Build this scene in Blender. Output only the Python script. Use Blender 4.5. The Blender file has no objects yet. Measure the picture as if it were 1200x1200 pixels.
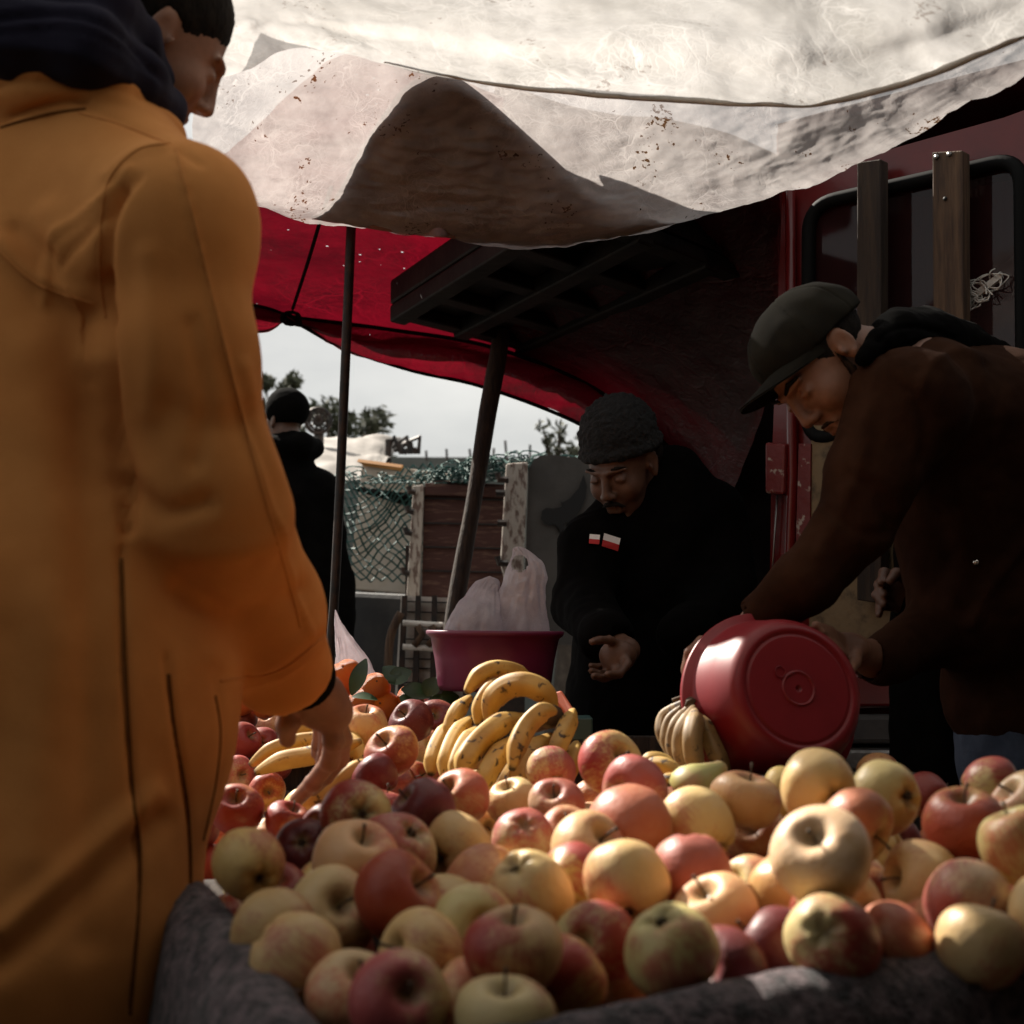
import bpy, bmesh, math, random
import numpy as np
from mathutils import Vector, Matrix, noise, Quaternion
random.seed(7); np.random.seed(7)
sc = bpy.context.scene
COL = sc.collection
PI = math.pi
# ---------------------------------------------------------------- camera
F = 1750.0 / 1200.0
PITCH = math.radians(4.41)
CAMZ = 1.05
cd = bpy.data.cameras.new('camera'); cam = bpy.data.objects.new('camera', cd); COL.objects.link(cam)
cam.location = (0, 0, CAMZ); cam.rotation_euler = (math.radians(90) + PITCH, 0, 0)
cd.sensor_fit = 'HORIZONTAL'; cd.sensor_width = 36; cd.lens = 36 * F
cd.clip_start = .05; cd.clip_end = 1000
cd.dof.use_dof = True; cd.dof.focus_distance = 3.0; cd.dof.aperture_fstop = 6.3
sc.camera = cam
# ---------------------------------------------------------------- world and sun
SUN_EL = math.radians(41); SUN_DIR = Vector((-.66, .75, math.tan(SUN_EL))).normalized()
w = bpy.data.worlds.new('World'); sc.world = w; w.use_nodes = True
nt = w.node_tree; nt.nodes.clear()
out = nt.nodes.new('ShaderNodeOutputWorld'); bg = nt.nodes.new('ShaderNodeBackground')
sky = nt.nodes.new('ShaderNodeTexSky'); sky.sky_type = 'NISHITA'; sky.sun_disc = False
sky.sun_elevation = SUN_EL; sky.sun_rotation = math.atan2(SUN_DIR.x, SUN_DIR.y)
tc = nt.nodes.new('ShaderNodeTexCoord'); mp = nt.nodes.new('ShaderNodeMapping'); mp.inputs['Scale'].default_value = (1, 1, 2.6)
nz = nt.nodes.new('ShaderNodeTexNoise'); nz.inputs['Scale'].default_value = 3.2; nz.inputs['Detail'].default_value = 9; nz.inputs['Roughness'].default_value = .55
cr = nt.nodes.new('ShaderNodeValToRGB')
cr.color_ramp.elements[0].position = .3; cr.color_ramp.elements[0].color = (5.2, 5.2, 5.1, 1)
cr.color_ramp.elements[1].position = .68; cr.color_ramp.elements[1].color = (8.3, 8.1, 7.6, 1)
mx = nt.nodes.new('ShaderNodeMixRGB'); mx.inputs[0].default_value = .9
nt.links.new(tc.outputs['Generated'], mp.inputs[0]); nt.links.new(mp.outputs[0], nz.inputs[0])
nt.links.new(nz.outputs[0], cr.inputs[0]); nt.links.new(sky.outputs[0], mx.inputs[1]); nt.links.new(cr.outputs[0], mx.inputs[2])
nt.links.new(mx.outputs[0], bg.inputs[0]); bg.inputs[1].default_value = .05
nt.links.new(bg.outputs[0], out.inputs[0])
sl = bpy.data.lights.new('sun', 'SUN'); sl.energy = 5.0; sl.angle = math.radians(.5); sl.color = (1, .92, .81)
so = bpy.data.objects.new('sun', sl); COL.objects.link(so); so.rotation_euler = SUN_DIR.to_track_quat('Z', 'Y').to_euler()
sc.view_settings.view_transform = 'Standard'; sc.view_settings.look = 'None'
sc.view_settings.exposure = 1.12; sc.view_settings.gamma = 1
sc.render.engine = 'CYCLES'
try:
    sc.cycles.use_denoising = True; sc.cycles.denoiser = 'OPENIMAGEDENOISE'
    sc.cycles.max_bounces = 10; sc.cycles.diffuse_bounces = 4; sc.cycles.glossy_bounces = 3
    sc.cycles.transparent_max_bounces = 12; sc.cycles.sample_clamp_indirect = 4
    sc.cycles.caustics_reflective = False; sc.cycles.caustics_refractive = False
except Exception: pass
# ---------------------------------------------------------------- helpers
ct, st = math.cos(PITCH), math.sin(PITCH)
def P(px, py, D):                       # the point seen at (px, py) of the photo, D metres in front of the camera
    u = (px - 600) / 1750.0; v = (600 - py) / 1750.0
    dy = ct - v * st; dz = st + v * ct
    return Vector((u / dy * D, D, CAMZ + dz / dy * D))
def proj(co):                           # (n,3) -> photo pixels
    d = np.asarray(co) - np.array([0, 0, CAMZ]); dep = d[:, 1] * ct + d[:, 2] * st
    v = (-d[:, 1] * st + d[:, 2] * ct) / dep
    return 600 + 1750 * d[:, 0] / dep, 600 - 1750 * v
def tag(o, label=None, cat=None, group=None, kind=None):
    if label: o['label'] = label
    if cat: o['category'] = cat
    if group: o['group'] = group
    if kind: o['kind'] = kind
    return o
def empty(name, loc, label, cat, group=None):
    o = bpy.data.objects.new(name, None); COL.objects.link(o); o.location = loc; o.empty_display_size = .05
    return tag(o, label, cat, group)
def link(name, me, mat, parent=None, smooth=True):
    if mat: me.materials.append(mat)
    if smooth: me.polygons.foreach_set('use_smooth', [True] * len(me.polygons))
    o = bpy.data.objects.new(name, me); COL.objects.link(o)
    if parent:
        o.parent = parent; o.matrix_parent_inverse = Matrix.Translation(-Vector(parent.location))
    return o
def mesh(name, vs, fs, mat, parent=None, smooth=True):
    me = bpy.data.meshes.new(name); me.from_pydata([tuple(v) for v in vs], [], [tuple(f) for f in fs]); me.update()
    return link(name, me, mat, parent, smooth)
class MB:
    def __init__(s): s.v = []; s.f = []
    def add(s, vs, fs):
        n = len(s.v); s.v += [tuple(v) for v in vs]; s.f += [tuple(i + n for i in f) for f in fs]; return s
    def hexa(s, c):                     # 8 corners, bottom 4 then top 4
        return s.add(c, [(3, 2, 1, 0), (4, 5, 6, 7), (0, 1, 5, 4), (1, 2, 6, 5), (2, 3, 7, 6), (3, 0, 4, 7)])
    def box(s, a, b):
        x0, y0, z0 = a; x1, y1, z1 = b
        return s.hexa([(x0, y0, z0), (x1, y0, z0), (x1, y1, z0), (x0, y1, z0), (x0, y0, z1), (x1, y0, z1), (x1, y1, z1), (x0, y1, z1)])
    def quad(s, a, b, c, d, t, n=None):  # slab: quad a b c d with thickness t away from the camera
        a, b, c, d = map(Vector, (a, b, c, d))
        if n is None:
            n = (b - a).cross(d - a).normalized()
            if n.y < 0: n = -n
        n = Vector(n) * t
        return s.hexa([a, b, c, d, a + n, b + n, c + n, d + n])
    def tube(s, pts, r, seg=8, cap=True):
        pts = [Vector(p) for p in pts]; n = len(pts)
        rs = r if isinstance(r, (list, tuple)) else [r] * n
        vs = []; ref = None
        for i, p in enumerate(pts):
            t = (pts[min(i + 1, n - 1)] - pts[max(i - 1, 0)]).normalized()
            if ref is None: ref = t.orthogonal().normalized()
            ref = (ref - t * ref.dot(t)).normalized(); b = t.cross(ref)
            for k in range(seg):
                a = 2 * PI * k / seg; vs.append(p + (ref * math.cos(a) + b * math.sin(a)) * rs[i])
        fs = [(i * seg + k, i * seg + (k + 1) % seg, (i + 1) * seg + (k + 1) % seg, (i + 1) * seg + k) for i in range(n - 1) for k in range(seg)]
        if cap: fs += [tuple(range(seg - 1, -1, -1)), tuple((n - 1) * seg + k for k in range(seg))]
        return s.add(vs, fs)
    def build(s, name, mat, parent=None, smooth=False, bevel=0):
        o = mesh(name, s.v, s.f, mat, parent, smooth)
        if bevel:
            m = o.modifiers.new('bevel', 'BEVEL'); m.width = bevel; m.segments = 2; m.limit_method = 'ANGLE'
        return o
def cr1(pts, n):                        # Catmull-Rom through pts, n samples
    pts = np.array(pts, float); m = len(pts); t = np.linspace(0, m - 1, n); i = np.minimum(t.astype(int), m - 2); f = (t - i)[:, None]
    if pts.ndim == 3: f = f[:, :, None]
    g = lambda k: pts[np.clip(k, 0, m - 1)]
    p0, p1, p2, p3 = g(i - 1), g(i), g(i + 1), g(i + 2)
    return .5 * ((2 * p1) + (-p0 + p2) * f + (2 * p0 - 5 * p1 + 4 * p2 - p3) * f * f + (-p0 + 3 * p1 - 3 * p2 + p3) * f ** 3)
def curve(pts, n): return [Vector(p) for p in cr1([tuple(p) for p in pts], n)]
def fbm(p, s, o=4):
    return noise.fractal(Vector(p) * s, 1.0, 2.0, o)
def patch(name, rows, nu, nv, mat, wr=None, parent=None, thick=0):
    """rows: lists of (px,py,D); smooth sheet through them"""
    g = np.array([[tuple(P(*c)) for c in r] for r in rows])
    g = cr1(g, nv); g = np.transpose(g, (1, 0, 2)); g = cr1(g, nu); g = np.transpose(g, (1, 0, 2))
    if wr is not None:
        du = np.gradient(g, axis=1); dv = np.gradient(g, axis=0); nn = np.cross(du, dv); nn /= np.linalg.norm(nn, axis=2, keepdims=True) + 1e-9
        for j in range(nv):
            for i in range(nu): g[j, i] += nn[j, i] * wr(g[j, i], i / (nu - 1), j / (nv - 1))
    vs = g.reshape(-1, 3)
    fs = [(j * nu + i, j * nu + i + 1, (j + 1) * nu + i + 1, (j + 1) * nu + i) for j in range(nv - 1) for i in range(nu - 1)]
    o = mesh(name, vs, fs, mat, parent)
    if thick:
        m = o.modifiers.new('solid', 'SOLIDIFY'); m.thickness = thick; m.offset = 0
    return o
# ---------------------------------------------------------------- signed-distance modelling
class SDF:
    def __init__(s, lo, hi, h):
        s.h = h; s.lo = np.array(lo, float); s.n = np.ceil((np.array(hi) - s.lo) / h).astype(int) + 1
        s.d = np.full(s.n, .5, np.float32)
    def _blk(s, lo, hi):
        a = np.clip(np.floor((np.array(lo) - s.lo) / s.h).astype(int), 0, s.n); b = np.clip(np.ceil((np.array(hi) - s.lo) / s.h).astype(int) + 1, 0, s.n)
        if np.any(b <= a): return None
        ax = [s.lo[k] + s.h * np.arange(a[k], b[k]) for k in range(3)]
        return tuple(slice(a[k], b[k]) for k in range(3)), ax[0][:, None, None].astype(np.float32), ax[1][None, :, None].astype(np.float32), ax[2][None, None, :].astype(np.float32)
    def _put(s, sl, v, k, sub):
        d = s.d[sl]
        if sub: v = -v; h = np.clip(.5 - .5 * (d - v) / k, 0, 1) if k else None
        if sub:
            s.d[sl] = np.maximum(d, v) if not k else (d * (1 - h) + v * h + k * h * (1 - h))
        else:
            if k:
                h = np.clip(.5 + .5 * (v - d) / k, 0, 1); s.d[sl] = v * (1 - h) + d * h - k * h * (1 - h)
            else: s.d[sl] = np.minimum(d, v)
    def cap(s, p, q, r0, r1=None, k=.02, sub=False):
        if r1 is None: r1 = r0
        p = np.array(p, float); q = np.array(q, float); R = max(r0, r1) + k + 3 * s.h
        b = s._blk(np.minimum(p, q) - R, np.maximum(p, q) + R)
        if b is None: return s
        sl, X, Y, Z = b; d = q - p; L = float(d @ d) + 1e-12
        t = np.clip(((X - p[0]) * d[0] + (Y - p[1]) * d[1] + (Z - p[2]) * d[2]) / L, 0, 1)
        v = np.sqrt((X - p[0] - t * d[0]) ** 2 + (Y - p[1] - t * d[1]) ** 2 + (Z - p[2] - t * d[2]) ** 2) - (r0 + (r1 - r0) * t)
        s._put(sl, v, k, sub); return s
    def chain(s, pts, rs, k=.02, sub=False):
        for i in range(len(pts) - 1): s.cap(pts[i], pts[i + 1], rs[i], rs[i + 1], k, sub)
        return s
    def ell(s, c, r, rot=None, k=.02, sub=False):
        c = np.array(c, float); r = np.array(r, float); R = r.max() + k + 3 * s.h
        b = s._blk(c - R, c + R)
        if b is None: return s
        sl, X, Y, Z = b; X = X - c[0]; Y = Y - c[1]; Z = Z - c[2]
        M = np.eye(3) if rot is None else np.array(rot.to_3x3().transposed())   # world -> local
        a = [M[i][0] * X + M[i][1] * Y + M[i][2] * Z for i in range(3)]
        k0 = np.sqrt(sum((a[i] / r[i]) ** 2 for i in range(3))); k1 = np.sqrt(sum((a[i] / r[i] ** 2) ** 2 for i in range(3))) + 1e-6
        s._put(sl, k0 * (k0 - 1) / k1, k, sub); return s
    def plane(s, p, n, k=0):            # cut away everything on the n side
        X = s.lo[0] + s.h * np.arange(s.n[0])[:, None, None]; Y = s.lo[1] + s.h * np.arange(s.n[1])[None, :, None]; Z = s.lo[2] + s.h * np.arange(s.n[2])[None, None, :]
        v = (X - p[0]) * n[0] + (Y - p[1]) * n[1] + (Z - p[2]) * n[2]
        s._put((slice(None),) * 3, -v.astype(np.float32), k, True); return s
    def verts(s):
        d = s.d; d[0] = d[-1] = .5; d[:, 0] = d[:, -1] = .5; d[:, :, 0] = d[:, :, -1] = .5
        ins = d < 0
        c = np.zeros(np.array(d.shape) - 1, np.int8)
        for i in (0, 1):
            for j in (0, 1):
                for k in (0, 1): c += ins[i:d.shape[0] - 1 + i, j:d.shape[1] - 1 + j, k:d.shape[2] - 1 + k]
        act = (c > 0) & (c < 8); I = np.argwhere(act); idx = -np.ones(act.shape, np.int64); idx[act] = np.arange(len(I))
        pos = np.zeros((len(I), 3)); cnt = np.zeros(len(I))
        cor = {}
        for i in (0, 1):
            for j in (0, 1):
                for k in (0, 1): cor[i, j, k] = d[I[:, 0] + i, I[:, 1] + j, I[:, 2] + k].astype(float)
        for a in cor:
            for ax in range(3):
                if a[ax] == 0:
                    b = list(a); b[ax] = 1; b = tuple(b); m = (cor[a] < 0) != (cor[b] < 0)
                    t = cor[a][m] / (cor[a][m] - cor[b][m]); p = np.tile(np.array(a, float), (m.sum(), 1)); p[:, ax] += t
                    pos[m] += p; cnt[m] += 1
        pos = s.lo + s.h * (I + pos / cnt[:, None]); Q = []
        for ax in range(3):
            o = [k for k in range(3) if k != ax]
            A = np.take(ins, range(d.shape[ax] - 1), ax); B = np.take(ins, range(1, d.shape[ax]), ax)
            E = np.argwhere(A != B); E = E[(E[:, o[0]] > 0) & (E[:, o[1]] > 0) & (E[:, o[0]] < d.shape[o[0]] - 1) & (E[:, o[1]] < d.shape[o[1]] - 1)]
            q = []
            for da, db in ((1, 1), (0, 1), (0, 0), (1, 0)):
                e = E.copy(); e[:, o[0]] -= da; e[:, o[1]] -= db; q.append(idx[e[:, 0], e[:, 1], e[:, 2]])
            q = np.stack(q, 1); fl = A[E[:, 0], E[:, 1], E[:, 2]]
            if ax == 1: fl = ~fl
            q[~fl] = q[~fl][:, ::-1]; Q.append(q)
        return pos, np.concatenate(Q)
    def build(s, name, mat, parent=None, disp=None, smooth_it=2):
        pos, Q = s.verts(); s.d = None
        for _ in range(smooth_it):
            acc = np.zeros_like(pos); n = np.zeros(len(pos))
            for k in range(4):
                a, b = Q[:, k], Q[:, (k + 1) % 4]
                np.add.at(acc, a, pos[b]); np.add.at(n, a, 1)
            pos = pos * .5 + .5 * acc / np.maximum(n, 1)[:, None]
        if disp is not None:
            nn = np.zeros_like(pos); fn = np.cross(pos[Q[:, 2]] - pos[Q[:, 0]], pos[Q[:, 3]] - pos[Q[:, 1]])
            for k in range(4): np.add.at(nn, Q[:, k], fn)
            nn /= np.linalg.norm(nn, axis=1, keepdims=True) + 1e-12
            pos = pos + nn * disp(pos, nn)[:, None]
        me = bpy.data.meshes.new(name); me.vertices.add(len(pos)); me.vertices.foreach_set('co', pos.ravel())
        me.loops.add(Q.size); me.loops.foreach_set('vertex_index', Q.ravel().astype(np.int32))
        me.polygons.add(len(Q)); me.polygons.foreach_set('loop_start', np.arange(0, Q.size, 4, dtype=np.int32))
        me.update(calc_edges=True); me.validate()
        return link(name, me, mat, parent)
def folds(lst, extra=None):
    """lst of (pixel polyline, width px, height m): ridges (+) or creases (-) pressed into the cloth"""
    L = [(cr1(np.array(p, float), 30), w_, a) for p, w_, a in lst]
    def f(pos, nn):
        x, y = proj(pos); r = np.zeros(len(pos)); face = np.clip(-nn[:, 1] * 2 + .3, 0, 1)
        for pl, w_, a in L:
            dm = np.full(len(pos), 1e9)
            for i in range(len(pl) - 1):
                p, q = pl[i], pl[i + 1]; d = q - p; t = np.clip(((x - p[0]) * d[0] + (y - p[1]) * d[1]) / (d @ d + 1e-9), 0, 1)
                dm = np.minimum(dm, (x - p[0] - t * d[0]) ** 2 + (y - p[1] - t * d[1]) ** 2)
            r += a * np.exp(-dm / (w_ * w_)) * face
        if extra is not None: r += extra(pos)
        return r
    return f
def wave(amp, s, seed=0, o=3):
    off = Vector((seed * 3.1, seed * 1.7, seed * 2.3))
    return lambda pos: np.array([amp * noise.fractal(Vector(p) * s + off, 1.0, 2.0, o) for p in pos])
# ---------------------------------------------------------------- materials
def mk(name):
    m = bpy.data.materials.new(name); m.use_nodes = True; n = m.node_tree
    return m, n, n.nodes['Principled BSDF']
def N(nt, t, **kw):
    n = nt.nodes.new(t)
    for k, v in kw.items():
        if k in n.inputs: n.inputs[k].default_value = v
        else: setattr(n, k, v)
    return n
def pbr(name, c, c2=None, s=8, rough=.6, bump=0, bs=60, metal=0, lo=.4, hi=.65, stretch=None, spec=None, sheen=0, detail=6, bd=.004):
    m, n, b = mk(name); b.inputs['Roughness'].default_value = rough; b.inputs['Metallic'].default_value = metal
    b.inputs['Base Color'].default_value = (*c, 1)
    if spec is not None: b.inputs['Specular IOR Level'].default_value = spec
    if sheen: b.inputs['Sheen Weight'].default_value = sheen; b.inputs['Sheen Roughness'].default_value = .6
    t = N(n, 'ShaderNodeTexCoord'); mp = N(n, 'ShaderNodeMapping'); n.links.new(t.outputs['Object'], mp.inputs[0])
    if stretch: mp.inputs['Scale'].default_value = stretch
    if c2:
        z = N(n, 'ShaderNodeTexNoise', Scale=s, Detail=detail, Roughness=.6); r = N(n, 'ShaderNodeValToRGB')
        r.color_ramp.elements[0].position = lo; r.color_ramp.elements[1].position = hi
        r.color_ramp.elements[0].color = (*c, 1); r.color_ramp.elements[1].color = (*c2, 1)
        n.links.new(mp.outputs[0], z.inputs[0]); n.links.new(z.outputs[0], r.inputs[0]); n.links.new(r.outputs[0], b.inputs['Base Color'])
    if bump:
        z2 = N(n, 'ShaderNodeTexNoise', Scale=bs, Detail=5); bb = N(n, 'ShaderNodeBump', Strength=bump, Distance=bd)
        n.links.new(mp.outputs[0], z2.inputs[0]); n.links.new(z2.outputs[0], bb.inputs['Height']); n.links.new(bb.outputs[0], b.inputs['Normal'])
    return m
M = {}
M['ground'] = pbr('ground_dirt', (.03, .026, .022), (.055, .048, .04), 3, .95, .5, 40)
M['coat'] = pbr('coat_canvas', (.52, .205, .055), (.62, .265, .078), 5, .9, .35, 380, spec=.15, bd=.0012)
M['navy'] = pbr('navy_jersey', (.012, .011, .021), (.022, .020, .034), 6, .95, .4, 300, spec=.12, bd=.001)
M['black_cloth'] = pbr('black_cloth', (.0016, .0014, .0013), (.0032, .0027, .0023), 7, .95, .4, 220, spec=.04, bd=.001)
M['brown_knit'] = pbr('brown_sweater', (.024, .0098, .0052), (.042, .018, .0098), 9, .95, .5, 300, spec=.04, bd=.001)
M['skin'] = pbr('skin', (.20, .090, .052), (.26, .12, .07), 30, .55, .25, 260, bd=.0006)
M['skin'].node_tree.nodes['Principled BSDF'].inputs['Subsurface Weight'].default_value = .08
M['skin'].node_tree.nodes['Principled BSDF'].inputs['Subsurface Radius'].default_value = (.012, .004, .002)
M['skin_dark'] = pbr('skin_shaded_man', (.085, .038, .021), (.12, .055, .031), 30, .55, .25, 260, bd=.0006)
M['hair'] = pbr('dark_hair', (.006, .0045, .0035), (.016, .012, .009), 90, .85, .8, 260, stretch=(1, 1, .35), bd=.002, spec=.12)
M['stubble'] = pbr('stubble', (.012, .008, .006), (.045, .026, .016), 160, .95, .5, 400, bd=.001, spec=.1)
M['eye'] = pbr('eye', (.02, .014, .01), rough=.2)
M['cap'] = pbr('cap_cotton', (.012, .011, .009), (.021, .019, .014), 8, .9, .35, 400, spec=.06, bd=.001)
M['beanie'] = pbr('black_wool', (.0022, .0022, .0022), (.006, .006, .006), 60, .95, 1, 130, bd=.006)
M['jeans'] = pbr('blue_denim', (.035, .05, .085), (.075, .10, .15), 14, .9, .5, 420, bd=.001)
M['red_plastic'] = pbr('red_plastic', (.20, .004, .009), (.25, .008, .014), 6, .45, .12, 30, bd=.001)
M['pink_plastic'] = pbr('pink_plastic', (.115, .010, .038), (.15, .016, .05), 6, .4)
M['red_paint'] = pbr('red_truck_paint', (.09, .004, .004), (.14, .008, .007), 4, .28, .1, 60)
M['chipped'] = pbr('chipped_red_paint', (.13, .007, .006), (.36, .30, .25), 38, .5, .5, 60, lo=.6, hi=.66)
M['rubber'] = pbr('black_rubber', (.005, .005, .005), rough=.7, spec=.1)
M['cabin'] = pbr('cabin_reflected_red', (.085, .010, .012), (.045, .009, .010), 3, .8, spec=.1)  # red put in for the red tarp reflected in the window
M['black_plastic'] = pbr('black_plastic', (.004, .0035, .0035), (.014, .011, .009), 9, .6, .5, 30, spec=.1)
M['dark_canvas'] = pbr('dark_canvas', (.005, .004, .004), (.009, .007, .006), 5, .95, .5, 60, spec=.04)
M['wood'] = pbr('weathered_wood', (.045, .022, .011), (.12, .066, .033), 7, .8, .9, 22, stretch=(9, 9, .7), bd=.004)
M['wood_dark'] = pbr('dark_wood', (.018, .011, .008), (.05, .03, .018), 9, .85, .8, 26, stretch=(9, 9, .8), bd=.004)
M['steel_dark'] = pbr('dark_steel', (.02, .018, .017), (.05, .03, .022), 30, .55, .3, 60, metal=.4)
M['steel'] = pbr('dull_steel', (.30, .29, .28), (.16, .15, .14), 12, .35, .2, 60, metal=.9)
M['red_wood'] = pbr('old_red_boards', (.055, .019, .014), (.15, .085, .06), 16, .85, .7, 30, stretch=(.8, 3, 6), lo=.52, hi=.72)
M['cream'] = pbr('cream_panel', (.36, .29, .22), (.48, .41, .34), 5, .8, .4, 20, lo=.35)
M['tan_board'] = pbr('tan_hardboard', (.20, .14, .075), (.07, .05, .03), 22, .85, .6, 60, lo=.52, hi=.72)
M['pale_post'] = pbr('peeling_pale_paint', (.42, .37, .32), (.15, .10, .08), 26, .85, .9, 50, stretch=(2, 2, .8), lo=.5, hi=.6)
M['grey_panel'] = pbr('grey_panel_paint', (.055, .050, .045), (.085, .078, .07), 5, .8, .4, 30)
M['black_paint'] = pbr('black_paint', (.006, .006, .006), rough=.7)
M['white_paint'] = pbr('dirty_white_paint', (.62, .58, .52), (.30, .24, .2), 28, .75, .6, 50, lo=.5, hi=.75)
M['dark_box'] = pbr('dark_grey_box', (.03, .03, .032), (.055, .053, .05), 6, .7, .3, 40)
M['white_tarp'] = pbr('white_roof_tarp', (.26, .235, .21), (.36, .33, .30), 6, .7, .3, 20)
M['wall'] = pbr('grey_wall', (.10, .11, .10), (.15, .155, .14), 2, .9)
M['net'] = pbr('teal_twine', (.018, .07, .062), (.04, .12, .105), 60, .7)
M['bark'] = pbr('bark', (.045, .032, .022), (.08, .06, .045), 12, .9)
M['leaf_far'] = pbr('far_leaves', (.035, .042, .022), (.07, .075, .04), 2, .8)
M['leaf'] = pbr('orange_leaf', (.012, .035, .012), (.03, .07, .02), 20, .45)
M['metal_btn'] = pbr('button_metal', (.7, .66, .6), rough=.15, metal=1)
M['blanket'] = pbr('felt_blanket', (.010, .007, .009), (.20, .14, .15), 75, 1, 1, 260, lo=.40, hi=.66, sheen=.3, bd=.006, detail=9, spec=.05)
M['bed'] = pbr('sack_cloth', (.03, .022, .018), (.05, .038, .03), 20, .95, .5, 150)
M['table'] = M['wood_dark']
M['cloth_red'] = pbr('red_label', (.45, .02, .02), rough=.8)
M['cloth_white'] = pbr('white_label', (.75, .70, .66), rough=.8)
def sheet_mat(name, c, c2, transl, transp, gloss=.06, stain=0, s=7, bump=.6, bs=14, red=False):
    m = bpy.data.materials.new(name); m.use_nodes = True; n = m.node_tree; n.nodes.clear(); L = n.links.new
    o = N(n, 'ShaderNodeOutputMaterial'); t = N(n, 'ShaderNodeTexCoord')
    z = N(n, 'ShaderNodeTexNoise', Scale=s, Detail=10, Roughness=.65); r = N(n, 'ShaderNodeValToRGB')
    r.color_ramp.elements[0].position = .35; r.color_ramp.elements[1].position = .65; r.color_ramp.elements[0].color = (*c2, 1); r.color_ramp.elements[1].color = (*c, 1)
    L(t.outputs['Object'], z.inputs[0]); L(z.outputs[0], r.inputs[0]); colr = r.outputs[0]
    # fine creased web: thin pale crinkle lines over a mottled film
    dn_ = N(n, 'ShaderNodeTexNoise', Scale=s * 1.3, Detail=4); L(t.outputs['Object'], dn_.inputs[0])
    va = N(n, 'ShaderNodeVectorMath', operation='MULTIPLY_ADD'); va.inputs[1].default_value = (.22, .22, .22); L(dn_.outputs['Color'], va.inputs[0]); L(t.outputs['Object'], va.inputs[2])
    lines = None
    for sc_, wd, am in ((s * 1.6, .035, .9), (s * 4.5, .06, .6), (s * 13, .10, .45)):
        vo = N(n, 'ShaderNodeTexVoronoi', Scale=sc_); vo.feature = 'DISTANCE_TO_EDGE'; L(va.outputs[0], vo.inputs['Vector'])
        rr_ = N(n, 'ShaderNodeMapRange'); rr_.inputs[1].default_value = 0; rr_.inputs[2].default_value = wd; rr_.inputs[3].default_value = am; rr_.inputs[4].default_value = 0; L(vo.outputs['Distance'], rr_.inputs[0])
        if lines is None: lines = rr_.outputs[0]
        else:
            ad = N(n, 'ShaderNodeMath', operation='MAXIMUM'); L(lines, ad.inputs[0]); L(rr_.outputs[0], ad.inputs[1]); lines = ad.outputs[0]
    pn = N(n, 'ShaderNodeTexNoise', Scale=s * 1.1, Detail=5); L(t.outputs['Object'], pn.inputs[0])
    pr = N(n, 'ShaderNodeMapRange'); pr.inputs[1].default_value = .42; pr.inputs[2].default_value = .62; L(pn.outputs[0], pr.inputs[0])
    lm = N(n, 'ShaderNodeMath', operation='MULTIPLY'); L(lines, lm.inputs[0]); L(pr.outputs[0], lm.inputs[1])
    mm = N(n, 'ShaderNodeMixRGB'); mm.inputs[2].default_value = (min(1, c[0] * 1.12), min(1, c[1] * 1.12), min(1, c[2] * 1.12), 1)
    if red: mm.inputs[2].default_value = (c[0] * 1.2, c[1] * 1.2, c[2] * 1.2, 1)
    L(lm.outputs[0], mm.inputs[0]); L(colr, mm.inputs[1]); colr = mm.outputs[0]
    if stain:
        zs = N(n, 'ShaderNodeTexNoise', Scale=95, Detail=3, Roughness=.6); za = N(n, 'ShaderNodeTexNoise', Scale=9, Detail=2)
        L(t.outputs['Object'], zs.inputs[0]); L(t.outputs['Object'], za.inputs[0])
        ma = N(n, 'ShaderNodeMath', operation='MULTIPLY'); L(zs.outputs[0], ma.inputs[0]); L(za.outputs[0], ma.inputs[1])
        rs = N(n, 'ShaderNodeMapRange'); rs.inputs[1].default_value = .375; rs.inputs[2].default_value = .40; rs.inputs[3].default_value = 0; rs.inputs[4].default_value = stain
        L(ma.outputs[0], rs.inputs[0]); ms = N(n, 'ShaderNodeMixRGB'); ms.inputs[2].default_value = (.09, .045, .02, 1)
        L(rs.outputs[0], ms.inputs[0]); L(colr, ms.inputs[1]); colr = ms.outputs[0]
    zb = N(n, 'ShaderNodeTexNoise', Scale=bs, Detail=8, Roughness=.6, Distortion=.8); bb = N(n, 'ShaderNodeBump', Strength=bump, Distance=.01)
    L(t.outputs['Object'], zb.inputs[0])
    hb = N(n, 'ShaderNodeMath', operation='MULTIPLY_ADD'); hb.inputs[1].default_value = .35; L(lm.outputs[0], hb.inputs[0]); L(zb.outputs[0], hb.inputs[2]); L(hb.outputs[0], bb.inputs['Height'])
    df = N(n, 'ShaderNodeBsdfDiffuse'); tr = N(n, 'ShaderNodeBsdfTranslucent'); tp = N(n, 'ShaderNodeBsdfTransparent'); gl = N(n, 'ShaderNodeBsdfGlossy', Roughness=.35)
    for q in (df, tr): L(colr, q.inputs['Color'])
    for q in (df, tr, gl): L(bb.outputs[0], q.inputs['Normal'])
    m1 = N(n, 'ShaderNodeMixShader'); m1.inputs[0].default_value = transl; L(df.outputs[0], m1.inputs[1]); L(tr.outputs[0], m1.inputs[2])
    m2 = N(n, 'ShaderNodeMixShader'); m2.inputs[0].default_value = transp
    if red:                              # pinholes worn through the weave
        vh = N(n, 'ShaderNodeTexVoronoi', Scale=26); L(t.outputs['Object'], vh.inputs['Vector']); zh = N(n, 'ShaderNodeTexNoise', Scale=2.6, Detail=2); L(t.outputs['Object'], zh.inputs[0])
        th = N(n, 'ShaderNodeMapRange'); th.inputs[1].default_value = .50; th.inputs[2].default_value = .66; th.inputs[3].default_value = 0; th.inputs[4].default_value = .10; L(zh.outputs[0], th.inputs[0])
        lt = N(n, 'ShaderNodeMath', operation='LESS_THAN'); L(vh.outputs['Distance'], lt.inputs[0]); L(th.outputs[0], lt.inputs[1]); L(lt.outputs[0], m2.inputs[0])
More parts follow.
